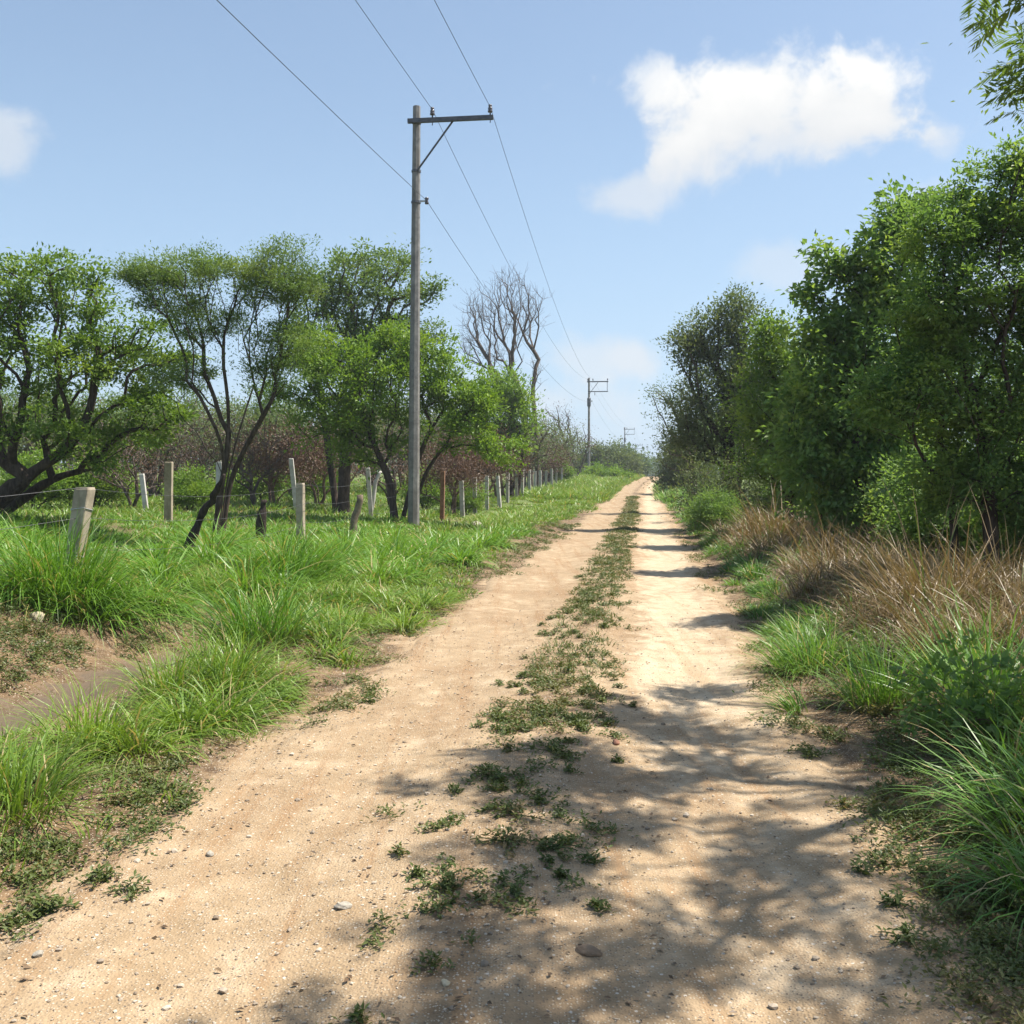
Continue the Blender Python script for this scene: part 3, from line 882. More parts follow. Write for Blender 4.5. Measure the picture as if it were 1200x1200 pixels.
# ------------------------------------------------------------------ trees
def grow(trunks, pts, bf, step, wob, r0, rtip, expo=0.46):
    """joins crown points to the trunks by the cheapest balance of new wood and path length; returns chains (points, radii) and each crown point's node and parent"""
    nodes, par, plen = [], [], []
    for tr in trunks:
        tr = np.asarray(tr, float)
        fine = [tr[0]]
        for a, b in zip(tr[:-1], tr[1:]):
            k = max(2, int(np.linalg.norm(b - a) / 0.25))
            for j in range(1, k + 1):
                fine.append(a + (b - a) * j / k)
        fine = np.array(fine)
        if len(fine) > 4:
            sm_ = fine.copy()
            for _ in range(2):
                sm_[1:-1] = (sm_[:-2] + 2 * sm_[1:-1] + sm_[2:]) / 4
            fine = sm_
        for j, p in enumerate(fine):
            par.append(len(nodes) - 1 if j else -1)
            plen.append(plen[-1] + np.linalg.norm(p - nodes[-1]) if j else 0.0)
            nodes.append(p)
    ntrunk = len(nodes)
    pts = np.asarray(pts, float)
    m = len(pts)
    N, PL = np.array(nodes), np.array(plen)
    # the lowest stretch of the trunk carries no branches
    ok = PL > 0.35 * np.max(PL)
    D = np.linalg.norm(pts[:, None] - N[None], axis=2) + bf * PL[None]
    D[:, ~ok] = 1e6
    best, bi = D.min(1), D.argmin(1)
    alive = np.ones(m, bool)
    cnode = np.zeros(m, int)
    cpar = np.zeros((m, 3))
    for _ in range(m):
        k = int(np.argmin(np.where(alive, best, 1e9)))
        q = int(bi[k])
        a, b = nodes[q], pts[k]
        d = np.linalg.norm(b - a)
        cnt = max(1, int(d / step))
        last = q
        sag = np.array([0, 0, 1.0]) * d * 0.07
        newi = []
        for j in range(1, cnt + 1):
            f = j / cnt
            p = a + (b - a) * f + sag * (4 * f * (1 - f)) + (rng.normal(0, wob, 3) * min(d, 1.5) if j < cnt else 0)
            par.append(last)
            plen.append(plen[last] + np.linalg.norm(p - nodes[last]))
            nodes.append(p)
            last = len(nodes) - 1
            newi.append(last)
        cnode[k] = last
        cpar[k] = nodes[par[last]]
        alive[k] = False
        nn = np.array([nodes[i] for i in newi])
        nl = np.array([plen[i] for i in newi])
        D = np.linalg.norm(pts[:, None] - nn[None], axis=2) + bf * nl[None]
        j = D.argmin(1)
        v = D[np.arange(m), j]
        up = v < best
        best[up] = v[up]
        bi[up] = np.array(newi)[j[up]]
    n = len(nodes)
    nodes = np.array(nodes)
    cnt = np.zeros(n)
    cnt[cnode] += 1
    kids = [[] for _ in range(n)]
    for i in range(n - 1, -1, -1):
        if par[i] >= 0:
            kids[par[i]].append(i)
    order = list(range(n))
    for i in reversed(order):
        if par[i] >= 0:
            cnt[par[i]] += cnt[i]
    tot = max(1.0, max(cnt[i] for i in range(n) if par[i] < 0))
    rad = np.maximum(rtip, r0 * (np.maximum(cnt, 0.3) / tot) ** expo)
    chains = []
    stack = [(i, None) for i in range(n) if par[i] < 0]
    while stack:
        i, frm = stack.pop()
        c, rr = [], []
        if frm is not None:
            c.append(nodes[frm])
            rr.append(min(rad[frm], rad[i] * 1.25))
        while True:
            c.append(nodes[i])
            rr.append(rad[i])
            if not kids[i]:
                break
            ks = sorted(kids[i], key=lambda k: -cnt[k])
            for k in ks[1:]:
                stack.append((k, i))
            i = ks[0]
        if len(c) > 1:
            rr[-1] *= 0.6
            c, rr = np.array(c), np.array(rr)
            if frm is None:
                L = np.linalg.norm(np.diff(c, axis=0), axis=1).cumsum()
                rr[0] *= 1.5
                if len(rr) > 2:
                    rr[1] *= 1.15
            chains.append((c, rr))
    return chains, cnode, cpar


def wood(chains, mat, name, origin):
    g = Geo()
    for c, r in chains:
        g.tube(c, r, 9 if r.max() > 0.06 else (5 if r.max() > 0.02 else 3), cap=False)
    return g.mesh(name, mat, True, origin)


def foliage(pts, dirs, k, spread, size, aspect=0.5, flat=0.6, up=0.9, droop=0.0, along=0.5):
    """leaves strung along each twig; tint runs per twig so that clumps differ"""
    m = len(pts)
    kk = np.maximum(1, (k * (0.5 + rng.random(m))).astype(int))
    idx = np.repeat(np.arange(m), kk)
    n = len(idx)
    dl = np.linalg.norm(dirs, axis=1)[:, None] + 1e-6
    dn = dirs / dl
    f = rng.random(n) * (1 + along) - along
    off = rng.normal(0, 1, (n, 3)) * np.array([1, 1, flat]) * spread * (0.55 + 0.45 * rng.random(m))[idx, None]
    c = pts[idx] + dn[idx] * (f * np.minimum(dl[idx, 0], 0.8))[:, None] + off
    c[:, 2] -= droop * np.abs(off[:, 0] + off[:, 1]) * 0.5
    d = off / (np.linalg.norm(off, axis=1)[:, None] + 1e-6) * 0.6 + dn[idx] * 0.4 + rng.normal(0, 0.45, (n, 3))
    d[:, 2] -= droop
    nr = np.stack([rng.normal(0, 0.55, n), rng.normal(0, 0.55, n), np.full(n, up)], -1)
    L = size * (0.55 + 0.75 * rng.random(n))
    V, Q = leaf_quads(c, d, nr, L, L * aspect)
    tn = np.clip(rng.random(m)[idx] * 0.5 + 0.5 * rng.random(n), 0, 1)
    return V, Q, np.repeat(tn, 4)


def fronds(pts, dirs, k, length, pairs=11, droop=0.7):
    """feathery twice-divided fronds: a curved midrib with rows of narrow side strips"""
    m = len(pts)
    idx = np.repeat(np.arange(m), k)
    n = len(idx)
    dn = dirs / (np.linalg.norm(dirs, axis=1)[:, None] + 1e-6)
    d = dn[idx] * 0.6 + rng.normal(0, 0.55, (n, 3))
    d[:, 2] *= 0.5
    d /= np.linalg.norm(d, axis=1)[:, None]
    L = length * (0.6 + 0.6 * rng.random(n))
    b = pts[idx] + rng.normal(0, 0.1, (n, 3))
    t = (np.arange(pairs) + 1.0) / pairs
    rib = b[:, None] + d[:, None] * (L[:, None, None] * t[None, :, None])
    rib[..., 2] -= (L[:, None] * droop * t[None] ** 2 * 0.5)
    sd = np.cross(d, np.array([0, 0, 1.0]))
    sd /= np.linalg.norm(sd, axis=1)[:, None] + 1e-6
    Vs, Qs, Ts, base = [], [], [], 0
    tn = rng.random(m)[idx] * 0.5 + 0.45 * rng.random(n)
    for sgn in (-1, 1):
        pl = L[:, None] * 0.46 * np.sin(np.pi * (0.18 + 0.75 * t))[None]
        pd = sd[:, None] * sgn * 0.85 + d[:, None] * 0.5
        pd = np.repeat(pd, pairs, 1) + rng.normal(0, 0.08, (n, pairs, 3))
        pd[..., 2] -= 0.35
        c = rib.reshape(-1, 3)
        nr = np.tile(np.array([0, 0, 1.0]), (len(c), 1)) + rng.normal(0, 0.2, (len(c), 3))
        V, Q = leaf_quads(c, pd.reshape(-1, 3), nr, pl.ravel(), pl.ravel() * 0.14 + 0.004, 0.1)
        Vs.append(V)
        Qs.append(Q + base)
        base += len(V)
        Ts.append(np.repeat(np.repeat(tn, pairs), 4))
    return np.concatenate(Vs), np.concatenate(Qs), np.concatenate(Ts)


def crown_points(blobs, n, Yd, shell=2.4):
    """blobs: (px, py, rx, ry[, depth offset, depth radius]) measured in the photograph at distance Yd"""
    w = np.array([b[2] * b[3] for b in blobs], float)
    cnt = np.maximum(3, np.round(n * w / w.sum())).astype(int)
    out = []
    for b, k in zip(blobs, cnt):
        dy = b[4] if len(b) > 4 else 0.0
        c = P(b[0], b[1], Yd + dy)
        rx, rz_ = b[2] / FPX * Yd, b[3] / FPX * Yd
        ryd = b[5] if len(b) > 5 else max(rx * 0.9, rz_)
        v = rng.normal(0, 1, (k, 3))
        v /= np.linalg.norm(v, axis=1)[:, None]
        v *= rng.random(k)[:, None] ** (1 / shell)
        v *= np.where(rng.random(k) < 0.16, 1.27, 1.0)[:, None]
        out.append(c + v * np.array([rx, ryd, rz_]))
    return np.concatenate(out)


def tree(name, label, cat, Yd, trunks_px, blobs, nclus, leaves, spread, size, leaf, bark="bark", bf=0.45, step=0.22, wob=0.035, r0=0.14, rtip=0.006, group=None, flat=0.6, aspect=0.5, up=0.9, droop=0.0, along=0.5, fr=None, world=None, expo=0.46, extra=None, twigs=0):
    if world is None:
        trunks = [[P(x, y, Yd + (dy[0] if dy else 0)) for x, y, *dy in tr] for tr in trunks_px]
        pts = crown_points(blobs, nclus, Yd)
    else:
        trunks, pts = world
    for tr in trunks:                         # plant the foot in the soil
        f = np.array(tr[0], float)
        f[2] = float(RH(f[0], f[1])) - 0.08
        if np.linalg.norm(f - tr[0]) > 0.9:
            tr.insert(0, f)
        else:
            tr[0] = f
    o = np.array(trunks[0][0], float)
    o[2] += 0.08
    gr = RH(pts[:, 0], pts[:, 1]) + 0.15
    pts[:, 2] = np.maximum(pts[:, 2], gr)
    chains, cn, cp = grow(trunks, pts, bf, step, wob, r0, rtip, expo)
    for p, q in zip(pts, cp):
        for _ in range(twigs):
            d = (p - q) / (np.linalg.norm(p - q) + 1e-6) * 0.7 + rng.normal(0, 0.5, 3) + np.array([0, 0, 0.45])
            d = d / np.linalg.norm(d) * (0.3 + 0.5 * rng.random())
            chains.append((np.array([p, p + d * 0.5 + rng.normal(0, 0.03, 3), p + d]), np.array([rtip, rtip * 0.85, rtip * 0.6])))
    root = thing(name, label, cat, o, group)
    link("trunk", wood(chains, M[bark], name + "_trunk", o), root)
    if leaves or fr:
        g = Geo()
        if leaves:
            V, Q, t = foliage(pts, pts - cp, leaves, spread, size, aspect, flat, up, droop, along)
            g.add(V, Q, tint=t)
        if fr:
            V, Q, t = fronds(pts, pts - cp, *fr)
            g.add(V, Q, tint=t)
        link("crown", g.mesh(name + "_crown", M[leaf], False, o), root)
    if extra:
        extra(root, pts, cp, o)
    return root


# --- left side
tree("spreading_tree", "big bushy tree with a thick dark trunk leaning right at the left edge", "tree", 21,
     [[(-45, 600), (5, 580), (45, 548), (82, 526), (108, 480), (112, 430)], [(-20, 585, 0.6), (60, 560, 0.6), (110, 548, 0.6), (160, 552, 0.8)]],
     [(50, 335, 70, 32), (-20, 350, 60, 50), (100, 350, 40, 30), (30, 420, 110, 60), (120, 425, 70, 45), (170, 395, 40, 22), (185, 480, 45, 35), (60, 500, 100, 32), (-70, 440, 80, 100), (120, 520, 60, 25), (200, 420, 30, 20)],
     340, 115, 0.155, 0.1, "leaf_a", r0=0.19, bf=0.5, expo=0.5, flat=0.5)
tree("umbrella_acacia", "thin umbrella-shaped acacia with bare fanning branches behind the dark leaning stick", "tree", 19.5,
     [[(250, 612), (258, 575), (268, 525), (268, 470), (262, 430)], [(257, 612, 0.2), (266, 560, 0.3), (280, 505, 0.4), (298, 450, 0.6)], [(254, 612, 0.1), (262, 565, 0.0), (262, 520, -0.3), (235, 465, -0.5), (215, 430, -0.6)], [(259, 612, 0.3), (270, 560, 0.4), (290, 520, 0.2), (318, 470, 0)]],
     [(235, 322, 80, 16), (165, 322, 28, 14), (330, 298, 26, 12), (290, 318, 50, 16), (205, 352, 40, 16), (320, 345, 50, 22), (345, 335, 25, 25), (240, 380, 50, 22), (330, 400, 40, 20), (190, 330, 30, 16), (215, 440, 50, 18), (170, 330, 25, 10), (320, 440, 30, 20)],
     400, 120, 0.15, 0.065, "leaf_b", r0=0.055, bf=0.75, wob=0.03, flat=0.3, aspect=0.35, rtip=0.005, expo=0.5)
tree("round_topped_tree", "taller green tree with layered crown behind the left side of the utility pole", "tree", 34,
     [[(402, 590), (404, 545), (410, 500), (418, 445)], [(395, 588, 0.4), (388, 550, 0.4), (380, 490, 0.4)]],
     [(430, 312, 55, 16), (475, 305, 22, 14), (380, 335, 40, 25), (430, 345, 60, 25), (490, 345, 22, 14), (390, 385, 55, 28), (450, 390, 50, 28), (360, 420, 40, 30), (420, 430, 70, 25), (490, 395, 25, 25), (505, 335, 12, 8)],
     270, 105, 0.23, 0.12, "leaf_b", r0=0.2, bf=0.6, flat=0.35, step=0.3, expo=0.5)
tree("leafy_tree", "low bright green many-stemmed tree right behind the base of the utility pole", "tree", 28.6,
     [[(463, 607), (458, 565), (440, 525), (424, 480)], [(470, 607, 0.1), (484, 560, 0.2), (498, 515, 0.3), (520, 480, 0.3)], [(478, 607, 0.3), (500, 550, 0.5), (530, 510, 0.6)]],
     [(390, 425, 60, 28), (445, 455, 70, 50), (485, 420, 50, 35), (540, 490, 45, 40), (390, 490, 50, 35), (520, 450, 35, 25), (430, 520, 50, 25), (350, 460, 30, 20), (560, 470, 30, 22), (470, 400, 30, 16), (580, 520, 30, 22)],
     280, 115, 0.175, 0.12, "leaf_d", r0=0.1, bf=0.5, step=0.26, expo=0.48)
tree("small_green_tree", "small bright yellow-green tree on blackened stems right of the utility pole", "tree", 52,
     [[(600, 600), (598, 560), (594, 530), (592, 505)], [(606, 600, 0.2), (610, 560, 0.2), (612, 530, 0.2)], [(592, 598, 0.3), (586, 555, 0.4)]],
     [(588, 462, 34, 20), (600, 480, 30, 25), (565, 490, 26, 24), (605, 515, 22, 18), (575, 520, 26, 18)],
     170, 90, 0.28, 0.18, "leaf_d", bark="char", r0=0.13, bf=0.4, step=0.4)
tree("bare_tree", "tall leafless burnt tree with fine upper twigs against the sky", "dead tree", 66,
     [[(622, 596), (621, 540), (613, 480), (606, 450)], [(630, 596, 0.3), (629, 510, 0.3), (624, 460, 0.3), (628, 430, 0.4)], [(616, 596, -0.3), (612, 540, -0.3), (596, 470, -0.4)]],
     [(590, 362, 46, 34), (558, 372, 20, 24), (618, 365, 16, 34), (575, 415, 32, 26), (595, 330, 20, 14), (628, 440, 8, 25), (548, 400, 14, 18)],
     620, 0, 0, 0, None, bark="bark_grey", r0=0.2, bf=0.6, step=0.55, wob=0.03, rtip=0.0085, expo=0.55, twigs=2)
tree("bare_tree", "smaller leafless grey-brown tree just before the second utility pole", "dead tree", 95,
     [[(672, 572), (669, 545), (662, 520), (655, 500)], [(674, 572, 0.3), (682, 545, 0.3), (690, 520, 0.3)]],
     [(652, 492, 22, 18), (672, 510, 18, 16), (640, 510, 14, 14), (690, 520, 12, 14), (660, 530, 20, 12)],
     330, 7, 0.3, 0.12, "leaf_brown", bark="bark_grey", r0=0.2, bf=0.55, step=0.45, wob=0.035, rtip=0.012)
tree("roadside_bush", "grey-green thicket beyond the second utility pole on the left", "bush", 118,
     [[(708, 566), (708, 550), (706, 538)], [(722, 566), (722, 545)], [(690, 566), (690, 545)]],
     [(700, 535, 20, 16), (722, 542, 26, 18), (668, 540, 22, 16), (690, 548, 30, 14), (735, 548, 14, 14), (650, 545, 20, 14)],
     300, 55, 0.55, 0.3, "leaf_o", bark="bark_grey", r0=0.25, bf=0.4, step=0.7, rtip=0.02)
tree("roadside_bush", "bright green leafy bush at the foot of the second utility pole", "bush", 101,
     [[(712, 570), (712, 560)], [(725, 570), (725, 560)], [(698, 570), (698, 562)]],
     [(712, 558, 24, 8), (697, 556, 14, 8), (728, 561, 12, 6)],
     170, 60, 0.35, 0.24, "leaf_d", r0=0.1, bf=0.3, step=0.5, rtip=0.015)
tree("roadside_bush", "dark green bush nearest the road crest on the left", "bush", 150,
     [[(748, 560), (748, 548)], [(735, 560), (736, 545)]],
     [(742, 545, 14, 12), (752, 550, 10, 9), (733, 536, 10, 12)],
     140, 50, 0.6, 0.34, "leaf_far", r0=0.2, bf=0.4, step=0.8, rtip=0.02)


# --- generic field trees, built once and copied
def dome(n, R, zc, rz, seed, shell=2.2):
    r = np.random.default_rng(seed)
    v = r.normal(0, 1, (n, 3))
    v /= np.linalg.norm(v, axis=1)[:, None]
    v *= r.random(n)[:, None] ** (1 / shell)
    v[:, 2] = np.where(v[:, 2] < -0.55, -0.55 * r.random(n), v[:, 2])
    lump = 1 + 0.35 * np.sin(3 * np.arctan2(v[:, 1], v[:, 0]) + seed) * np.cos(2 * v[:, 2] + seed)
    return v * np.array([R, R, rz]) * lump[:, None] + np.array([0, 0, zc])


def generic(name, seed, R, zc, rz, n, leaves, spread, size, leaf, bark, r0, stems=1, trunk_top=0.55, **kw):
    """a plant grown about the world's origin; returns (trunk mesh, crown mesh)"""
    r = np.random.default_rng(seed)
    tr = []
    for k in range(stems):
        a = r.random() * 6.28
        o = np.array([math.cos(a), math.sin(a), 0]) * 0.12 * (k > 0)
        tip = np.array([math.cos(a), math.sin(a), 0]) * R * 0.25 * r.random() + np.array([0, 0, zc * trunk_top])
        tr.append([o + np.array([0, 0, -0.1]), o + (tip - o) * 0.5 + r.normal(0, 0.08, 3), tip])
    pts = dome(n, R, zc, rz, seed)
    pts[:, 2] = np.maximum(pts[:, 2], 0.25)
    chains, cn, cp = grow(tr, pts, kw.get("bf", 0.45), kw.get("step", 0.35), 0.04, r0, kw.get("rtip", 0.01))
    tm = wood(chains, M[bark], name + "_trunk", (0, 0, 0))
    cm = None
    if leaves:
        V, Q, t = foliage(pts, pts - cp, leaves, spread, size, 0.5, 0.6, 0.9)
        cm = Geo().add(V, Q, tint=t).mesh(name + "_crown", M[leaf])
    return tm, cm


def place(kind, meshes, spots, group):
    first = None
    for (px, Yd, sc, rot, label, cat) in spots:
        x = (px - 600) / FPX * Yd
        z = float(RH(x, Yd)) - 0.03
        if first is None:
            first = thing(kind, label, cat, (x, Yd, z), group, rot)
            first.scale = (sc, sc, sc)
            link("trunk", meshes[0], first)
            if meshes[1]:
                link("crown", meshes[1], first)
        else:
            copy_tree(first, (x, Yd, z), rot, sc, label)


scrub_a = generic("scrub_tree", 21, 2.2, 2.9, 1.7, 260, 60, 0.25, 0.13, "leaf_b", "bark", 0.15, 2)
scrub_b = generic("scrub_tree", 22, 2.5, 2.4, 1.6, 300, 26, 0.3, 0.12, "leaf_o", "bark_grey", 0.14, 3, rtip=0.009)
dry_a = generic("dry_shrub", 23, 1.5, 1.75, 1.25, 330, 20, 0.22, 0.09, "leaf_brown", "twig", 0.06, 4, 0.3, rtip=0.008, step=0.25)
dry_b = generic("bare_shrub", 24, 1.3, 1.6, 1.3, 330, 5, 0.2, 0.08, "leaf_brown", "bark_grey", 0.06, 4, 0.3, rtip=0.008, step=0.25)
place("dry_shrub", dry_a, [
    (322, 36, 1.0, 0.3, "reddish brown dried shrub behind the white post left of the utility pole", "shrub"),
    (372, 39, 1.05, 1.9, "russet dried shrub between the umbrella acacia and the layered tree trunk", "shrub"),
    (528, 37, 1.0, 3.2, "reddish dried shrub just right of the utility pole", "shrub"),
    (567, 47, 1.1, 4.4, "brown dried shrub behind the first grey posts right of the pole", "shrub"),
    (640, 76, 1.2, 5.1, "rust-brown dried shrub at the foot of the tall bare tree", "shrub"),
    (585, 52, 1.2, 0.9, "far brown dried shrub behind the small yellow-green tree", "shrub"),
    (545, 48, 1.15, 2.6, "dull brown dried shrub beyond the first grey posts", "shrub"),
], "dried brown shrubs behind the fence")
place("bare_shrub", dry_b, [
    (298, 34, 1.0, 1.0, "twiggy grey shrub to the right of the umbrella acacia stems", "shrub"),
    (455, 42, 1.2, 2.2, "twiggy grey shrub seen through the stems of the leafy tree", "shrub"),
    (220, 33, 0.9, 4.0, "twiggy grey shrub left of the umbrella acacia stems", "shrub"),
    (655, 88, 1.4, 0.2, "twiggy shrub beside the fence before the second utility pole", "shrub"),
    (150, 30, 0.9, 3.0, "twiggy shrub in shade under the leaning tree's right-hand boughs", "shrub"),
] + [(px, Yd, sc, ro, "grey-brown shrub within the tangled scrub far behind the fence and green trees", "shrub") for px, Yd, sc, ro in [
    (-40, 46, 1.5, 0.5), (30, 44, 1.35, 1.5), (85, 50, 1.6, 2.5), (120, 42, 1.3, 3.5), (170, 54, 1.7, 4.5), (235, 46, 1.4, 5.5), (285, 55, 1.7, 0.9), (345, 58, 1.7, 1.9), (400, 50, 1.4, 2.9), (430, 58, 1.7, 3.9), (500, 60, 1.7, 4.9), (560, 62, 1.6, 5.9), (615, 72, 1.7, 0.1), (-100, 52, 1.7, 1.1)]], "leafless grey shrubs behind the fence")
place("scrub_tree", scrub_a, [
    (-60, 48, 1.25, 0.0, "green scrub tree beyond the thick trunk at the left edge", "tree"),
    (60, 56, 1.35, 1.1, "green scrub tree in the field behind the leaning trunk", "tree"),
    (320, 52, 1.15, 2.0, "green scrub tree behind the umbrella acacia, right side", "tree"),
    (205, 60, 1.3, 3.3, "green scrub tree far behind the umbrella acacia, left side", "tree"),
    (440, 64, 1.3, 4.1, "green scrub tree far behind the layered tree", "tree"),
    (525, 70, 1.2, 5.2, "green scrub tree far behind the reddish shrubs", "tree"),
    (-150, 60, 1.3, 2.4, "green scrub tree beyond the left edge of the field", "tree"),
    (130, 44, 0.95, 5.0, "green scrub tree behind the right boughs of the leaning tree", "tree"),
], "green scrub trees in the field")
place("scrub_tree", scrub_b, [
    (15, 40, 1.0, 0.4, "sparse olive scrub tree behind the leaning tree at the left", "tree"),
    (180, 46, 1.15, 1.3, "sparse olive scrub tree between leaning tree and umbrella acacia", "tree"),
    (265, 50, 1.2, 2.2, "sparse olive scrub tree right behind the umbrella acacia", "tree"),
    (350, 46, 1.1, 3.1, "sparse olive scrub tree left of the layered tree", "tree"),
    (480, 54, 1.2, 4.0, "sparse olive scrub tree behind the leafy tree at the pole", "tree"),
    (605, 66, 1.25, 5.0, "sparse olive scrub tree behind the tall bare tree", "tree"),
    (640, 82, 1.25, 0.7, "sparse olive scrub tree left of the second utility pole", "tree"),
    (95, 72, 1.5, 1.7, "farthest sparse olive scrub tree at the left", "tree"),
], "olive scrub trees in the field")

field_bush = generic("field_bush", 27, 1.0, 0.8, 0.75, 150, 80, 0.2, 0.1, "leaf_d", "bark", 0.04, 4, 0.3, step=0.25, rtip=0.006)
place("field_bush", field_bush, [
    (115, 31, 1.0, 0.4, "green bush behind the tilted white-sided post", "bush"),
    (225, 30, 0.75, 1.6, "small green bush between the tan square post and the umbrella acacia", "bush"),
    (40, 30, 1.0, 2.7, "green bush behind the thick leaning trunk at the left", "bush"),
    (300, 40, 1.05, 3.8, "green bush beyond the umbrella acacia, right of its stems", "bush"),
    (372, 44, 1.1, 4.9, "green bush in front of the layered tree's trunk", "bush"),
    (545, 39.5, 0.7, 0.6, "small green bush behind the first grey fence posts", "bush"),
    (500, 42, 1.0, 1.4, "green bush just behind the utility pole, right side", "bush"),
    (655, 84, 1.2, 2.4, "green bush near the end of the fence row", "bush"),
], "green bushes behind the fence")

# --- right side, near to far
def trunkset(px, ytop, Yd, n=1, lean=0):
    out = []
    for k in range(n):
        o = (k - (n - 1) / 2) * 10
        out.append([(px + o, 640, 0.3 * k), (px + o + lean * 0.5, (640 + ytop) / 2, 0.3 * k), (px + o * 2 + lean, ytop, 0.2 * k)])
    return out


# tree just outside the frame whose crown hangs over the road and shades it
r = np.random.default_rng(77)
pts = []
for c, rad, k in [((3.9, 5.7, 5.3), (1.4, 1.3, 0.7), 14), ((3.4, 4.2, 5.3), (1.3, 1.2, 0.8), 13), ((4.7, 4.8, 6.0), (1.6, 1.6, 0.8), 11), ((4.8, 6.8, 5.9), (1.1, 0.8, 0.5), 9), ((3.5, 7.1, 5.0), (0.3, 0.3, 0.2), 4), ((3.2, 5.7, 5.3), (0.6, 0.9, 0.5), 6), ((3.98, 7.8, 4.6), (0.15, 0.3, 0.35), 4), ((4.0, 3.1, 5.7), (1.4, 1.2, 0.7), 8), ((2.5, 3.2, 5.4), (0.45, 0.35, 0.3), 4), ((5.6, 5.2, 5.8), (1.0, 1.8, 0.7), 14)]:
    v = r.normal(0, 1, (k, 3))
    v /= np.linalg.norm(v, axis=1)[:, None]
    pts.append(np.array(c) + v * r.random(k)[:, None] ** 0.4 * np.array(rad))
tree("feathery_tree", "feathery-leaved tree at the right edge whose fronds overhang the road", "tree", 6, None, None, 0, 110, 0.15, 0.07, "leaf_b",
     r0=0.11, bf=0.6, aspect=0.4, flat=0.4, expo=0.58, rtip=0.004, fr=(8, 0.34), world=([[np.array([6.3, 5.3, 0]), np.array([6.2, 5.4, 1.5]), np.array([5.8, 5.5, 3.2]), np.array([5.2, 5.4, 4.3])]], np.concatenate(pts)))

tree("dense_tree", "dense dark green tree filling the right edge, nearest of the right-hand trees", "tree", 11.5,
     [[(1165, 690), (1160, 600), (1150, 500), (1120, 400)], [(1120, 690, 0.5), (1118, 600, 0.5), (1100, 520, 0.4)], [(1230, 690, 0.3), (1225, 560, 0.3), (1210, 420, 0.3)]],
     [(1175, 250, 60, 60), (1115, 290, 55, 45), (1160, 370, 90, 70), (1080, 380, 45, 50), (1230, 330, 60, 100), (1100, 470, 70, 50), (1190, 480, 70, 55), (1150, 560, 60, 40), (1105, 565, 45, 35), (1190, 590, 50, 25), (1240, 560, 50, 50), (1040, 460, 40, 40), (1200, 205, 30, 30)],
     500, 120, 0.135, 0.062, "leaf_r", r0=0.085, bf=0.55, step=0.2, droop=0.1, flat=0.45, expo=0.5, fr=(3, 0.26))
tree("broadleaf_tree", "lighter green broad-leaved tree rising beside the dense tree on the right", "tree", 17.5,
     [[(1010, 660), (1008, 560), (1000, 470), (985, 400)], [(965, 650, 0.4), (962, 560, 0.4), (955, 440, 0.4)], [(1040, 660, 0.5), (1045, 560, 0.5), (1045, 420, 0.5)]],
     [(962, 298, 16, 12), (945, 345, 20, 16), (990, 320, 30, 20), (1050, 330, 45, 45), (1075, 245, 30, 22), (965, 400, 38, 35), (1010, 370, 30, 30), (1020, 420, 70, 50), (960, 480, 55, 45), (1040, 500, 60, 45), (940, 540, 45, 35), (1010, 560, 60, 30), (1040, 275, 35, 25), (975, 585, 40, 20), (1050, 580, 45, 22)],
     370, 82, 0.165, 0.12, "leaf_r", r0=0.09, bf=0.55, step=0.24, droop=0.35, aspect=0.6, expo=0.5)
tree("thorny_tree", "mid green tree with yellowish sprays between broad-leaved tree and dark thicket", "tree", 23.5,
     [[(925, 625), (925, 540), (918, 480)], [(950, 625, 0.5), (955, 530, 0.5)]],
     [(915, 440, 40, 35), (940, 480, 45, 40), (900, 500, 40, 40), (925, 550, 50, 30), (905, 400, 25, 30)],
     250, 95, 0.19, 0.1, "leaf_a", r0=0.1, bf=0.45, step=0.28)
tree("tall_dark_tree", "tall grey-green tree with a stout dark trunk at the far end of the right hedge", "tree", 31,
     [[(852, 600), (853, 560), (855, 505), (850, 450)], [(862, 600, 0.4), (866, 550, 0.4), (875, 480, 0.5)]],
     [(855, 365, 30, 14), (825, 385, 26, 20), (870, 390, 26, 30), (810, 415, 22, 25), (845, 430, 45, 35), (880, 450, 30, 40), (830, 480, 45, 30), (870, 510, 40, 35), (815, 520, 30, 25)],
     330, 90, 0.22, 0.11, "leaf_o", r0=0.2, bf=0.6, step=0.32, expo=0.5)
tree("dark_thicket", "dark tangled thicket at the foot of the tall grey-green tree", "bush", 29,
     [[(830, 606), (828, 570)], [(860, 606, 0.3), (862, 570, 0.3)], [(890, 610, 0.3), (890, 570, 0.3)], [(815, 600, 0.5), (813, 585, 0.5)]],
     [(830, 572, 35, 32), (870, 575, 35, 32), (900, 580, 30, 28), (812, 592, 20, 20), (850, 600, 35, 14), (890, 602, 30, 12)],
     330, 30, 0.2, 0.08, "leaf_o", bark="bark_grey", r0=0.05, bf=0.4, step=0.22, rtip=0.007)
tree("wispy_tree", "wispy almost leafless tree leaning over the far end of the road on the right", "tree", 44,
     [[(815, 590), (812, 550), (800, 510), (790, 480)], [(820, 590, 0.5), (826, 540, 0.5)]],
     [(775, 465, 16, 12), (795, 460, 20, 16), (790, 490, 25, 20), (810, 480, 20, 25), (800, 525, 28, 20), (785, 520, 16, 22), (815, 550, 25, 20)],
     330, 18, 0.22, 0.1, "leaf_o", bark="bark_grey", r0=0.13, bf=0.5, step=0.35, rtip=0.009)
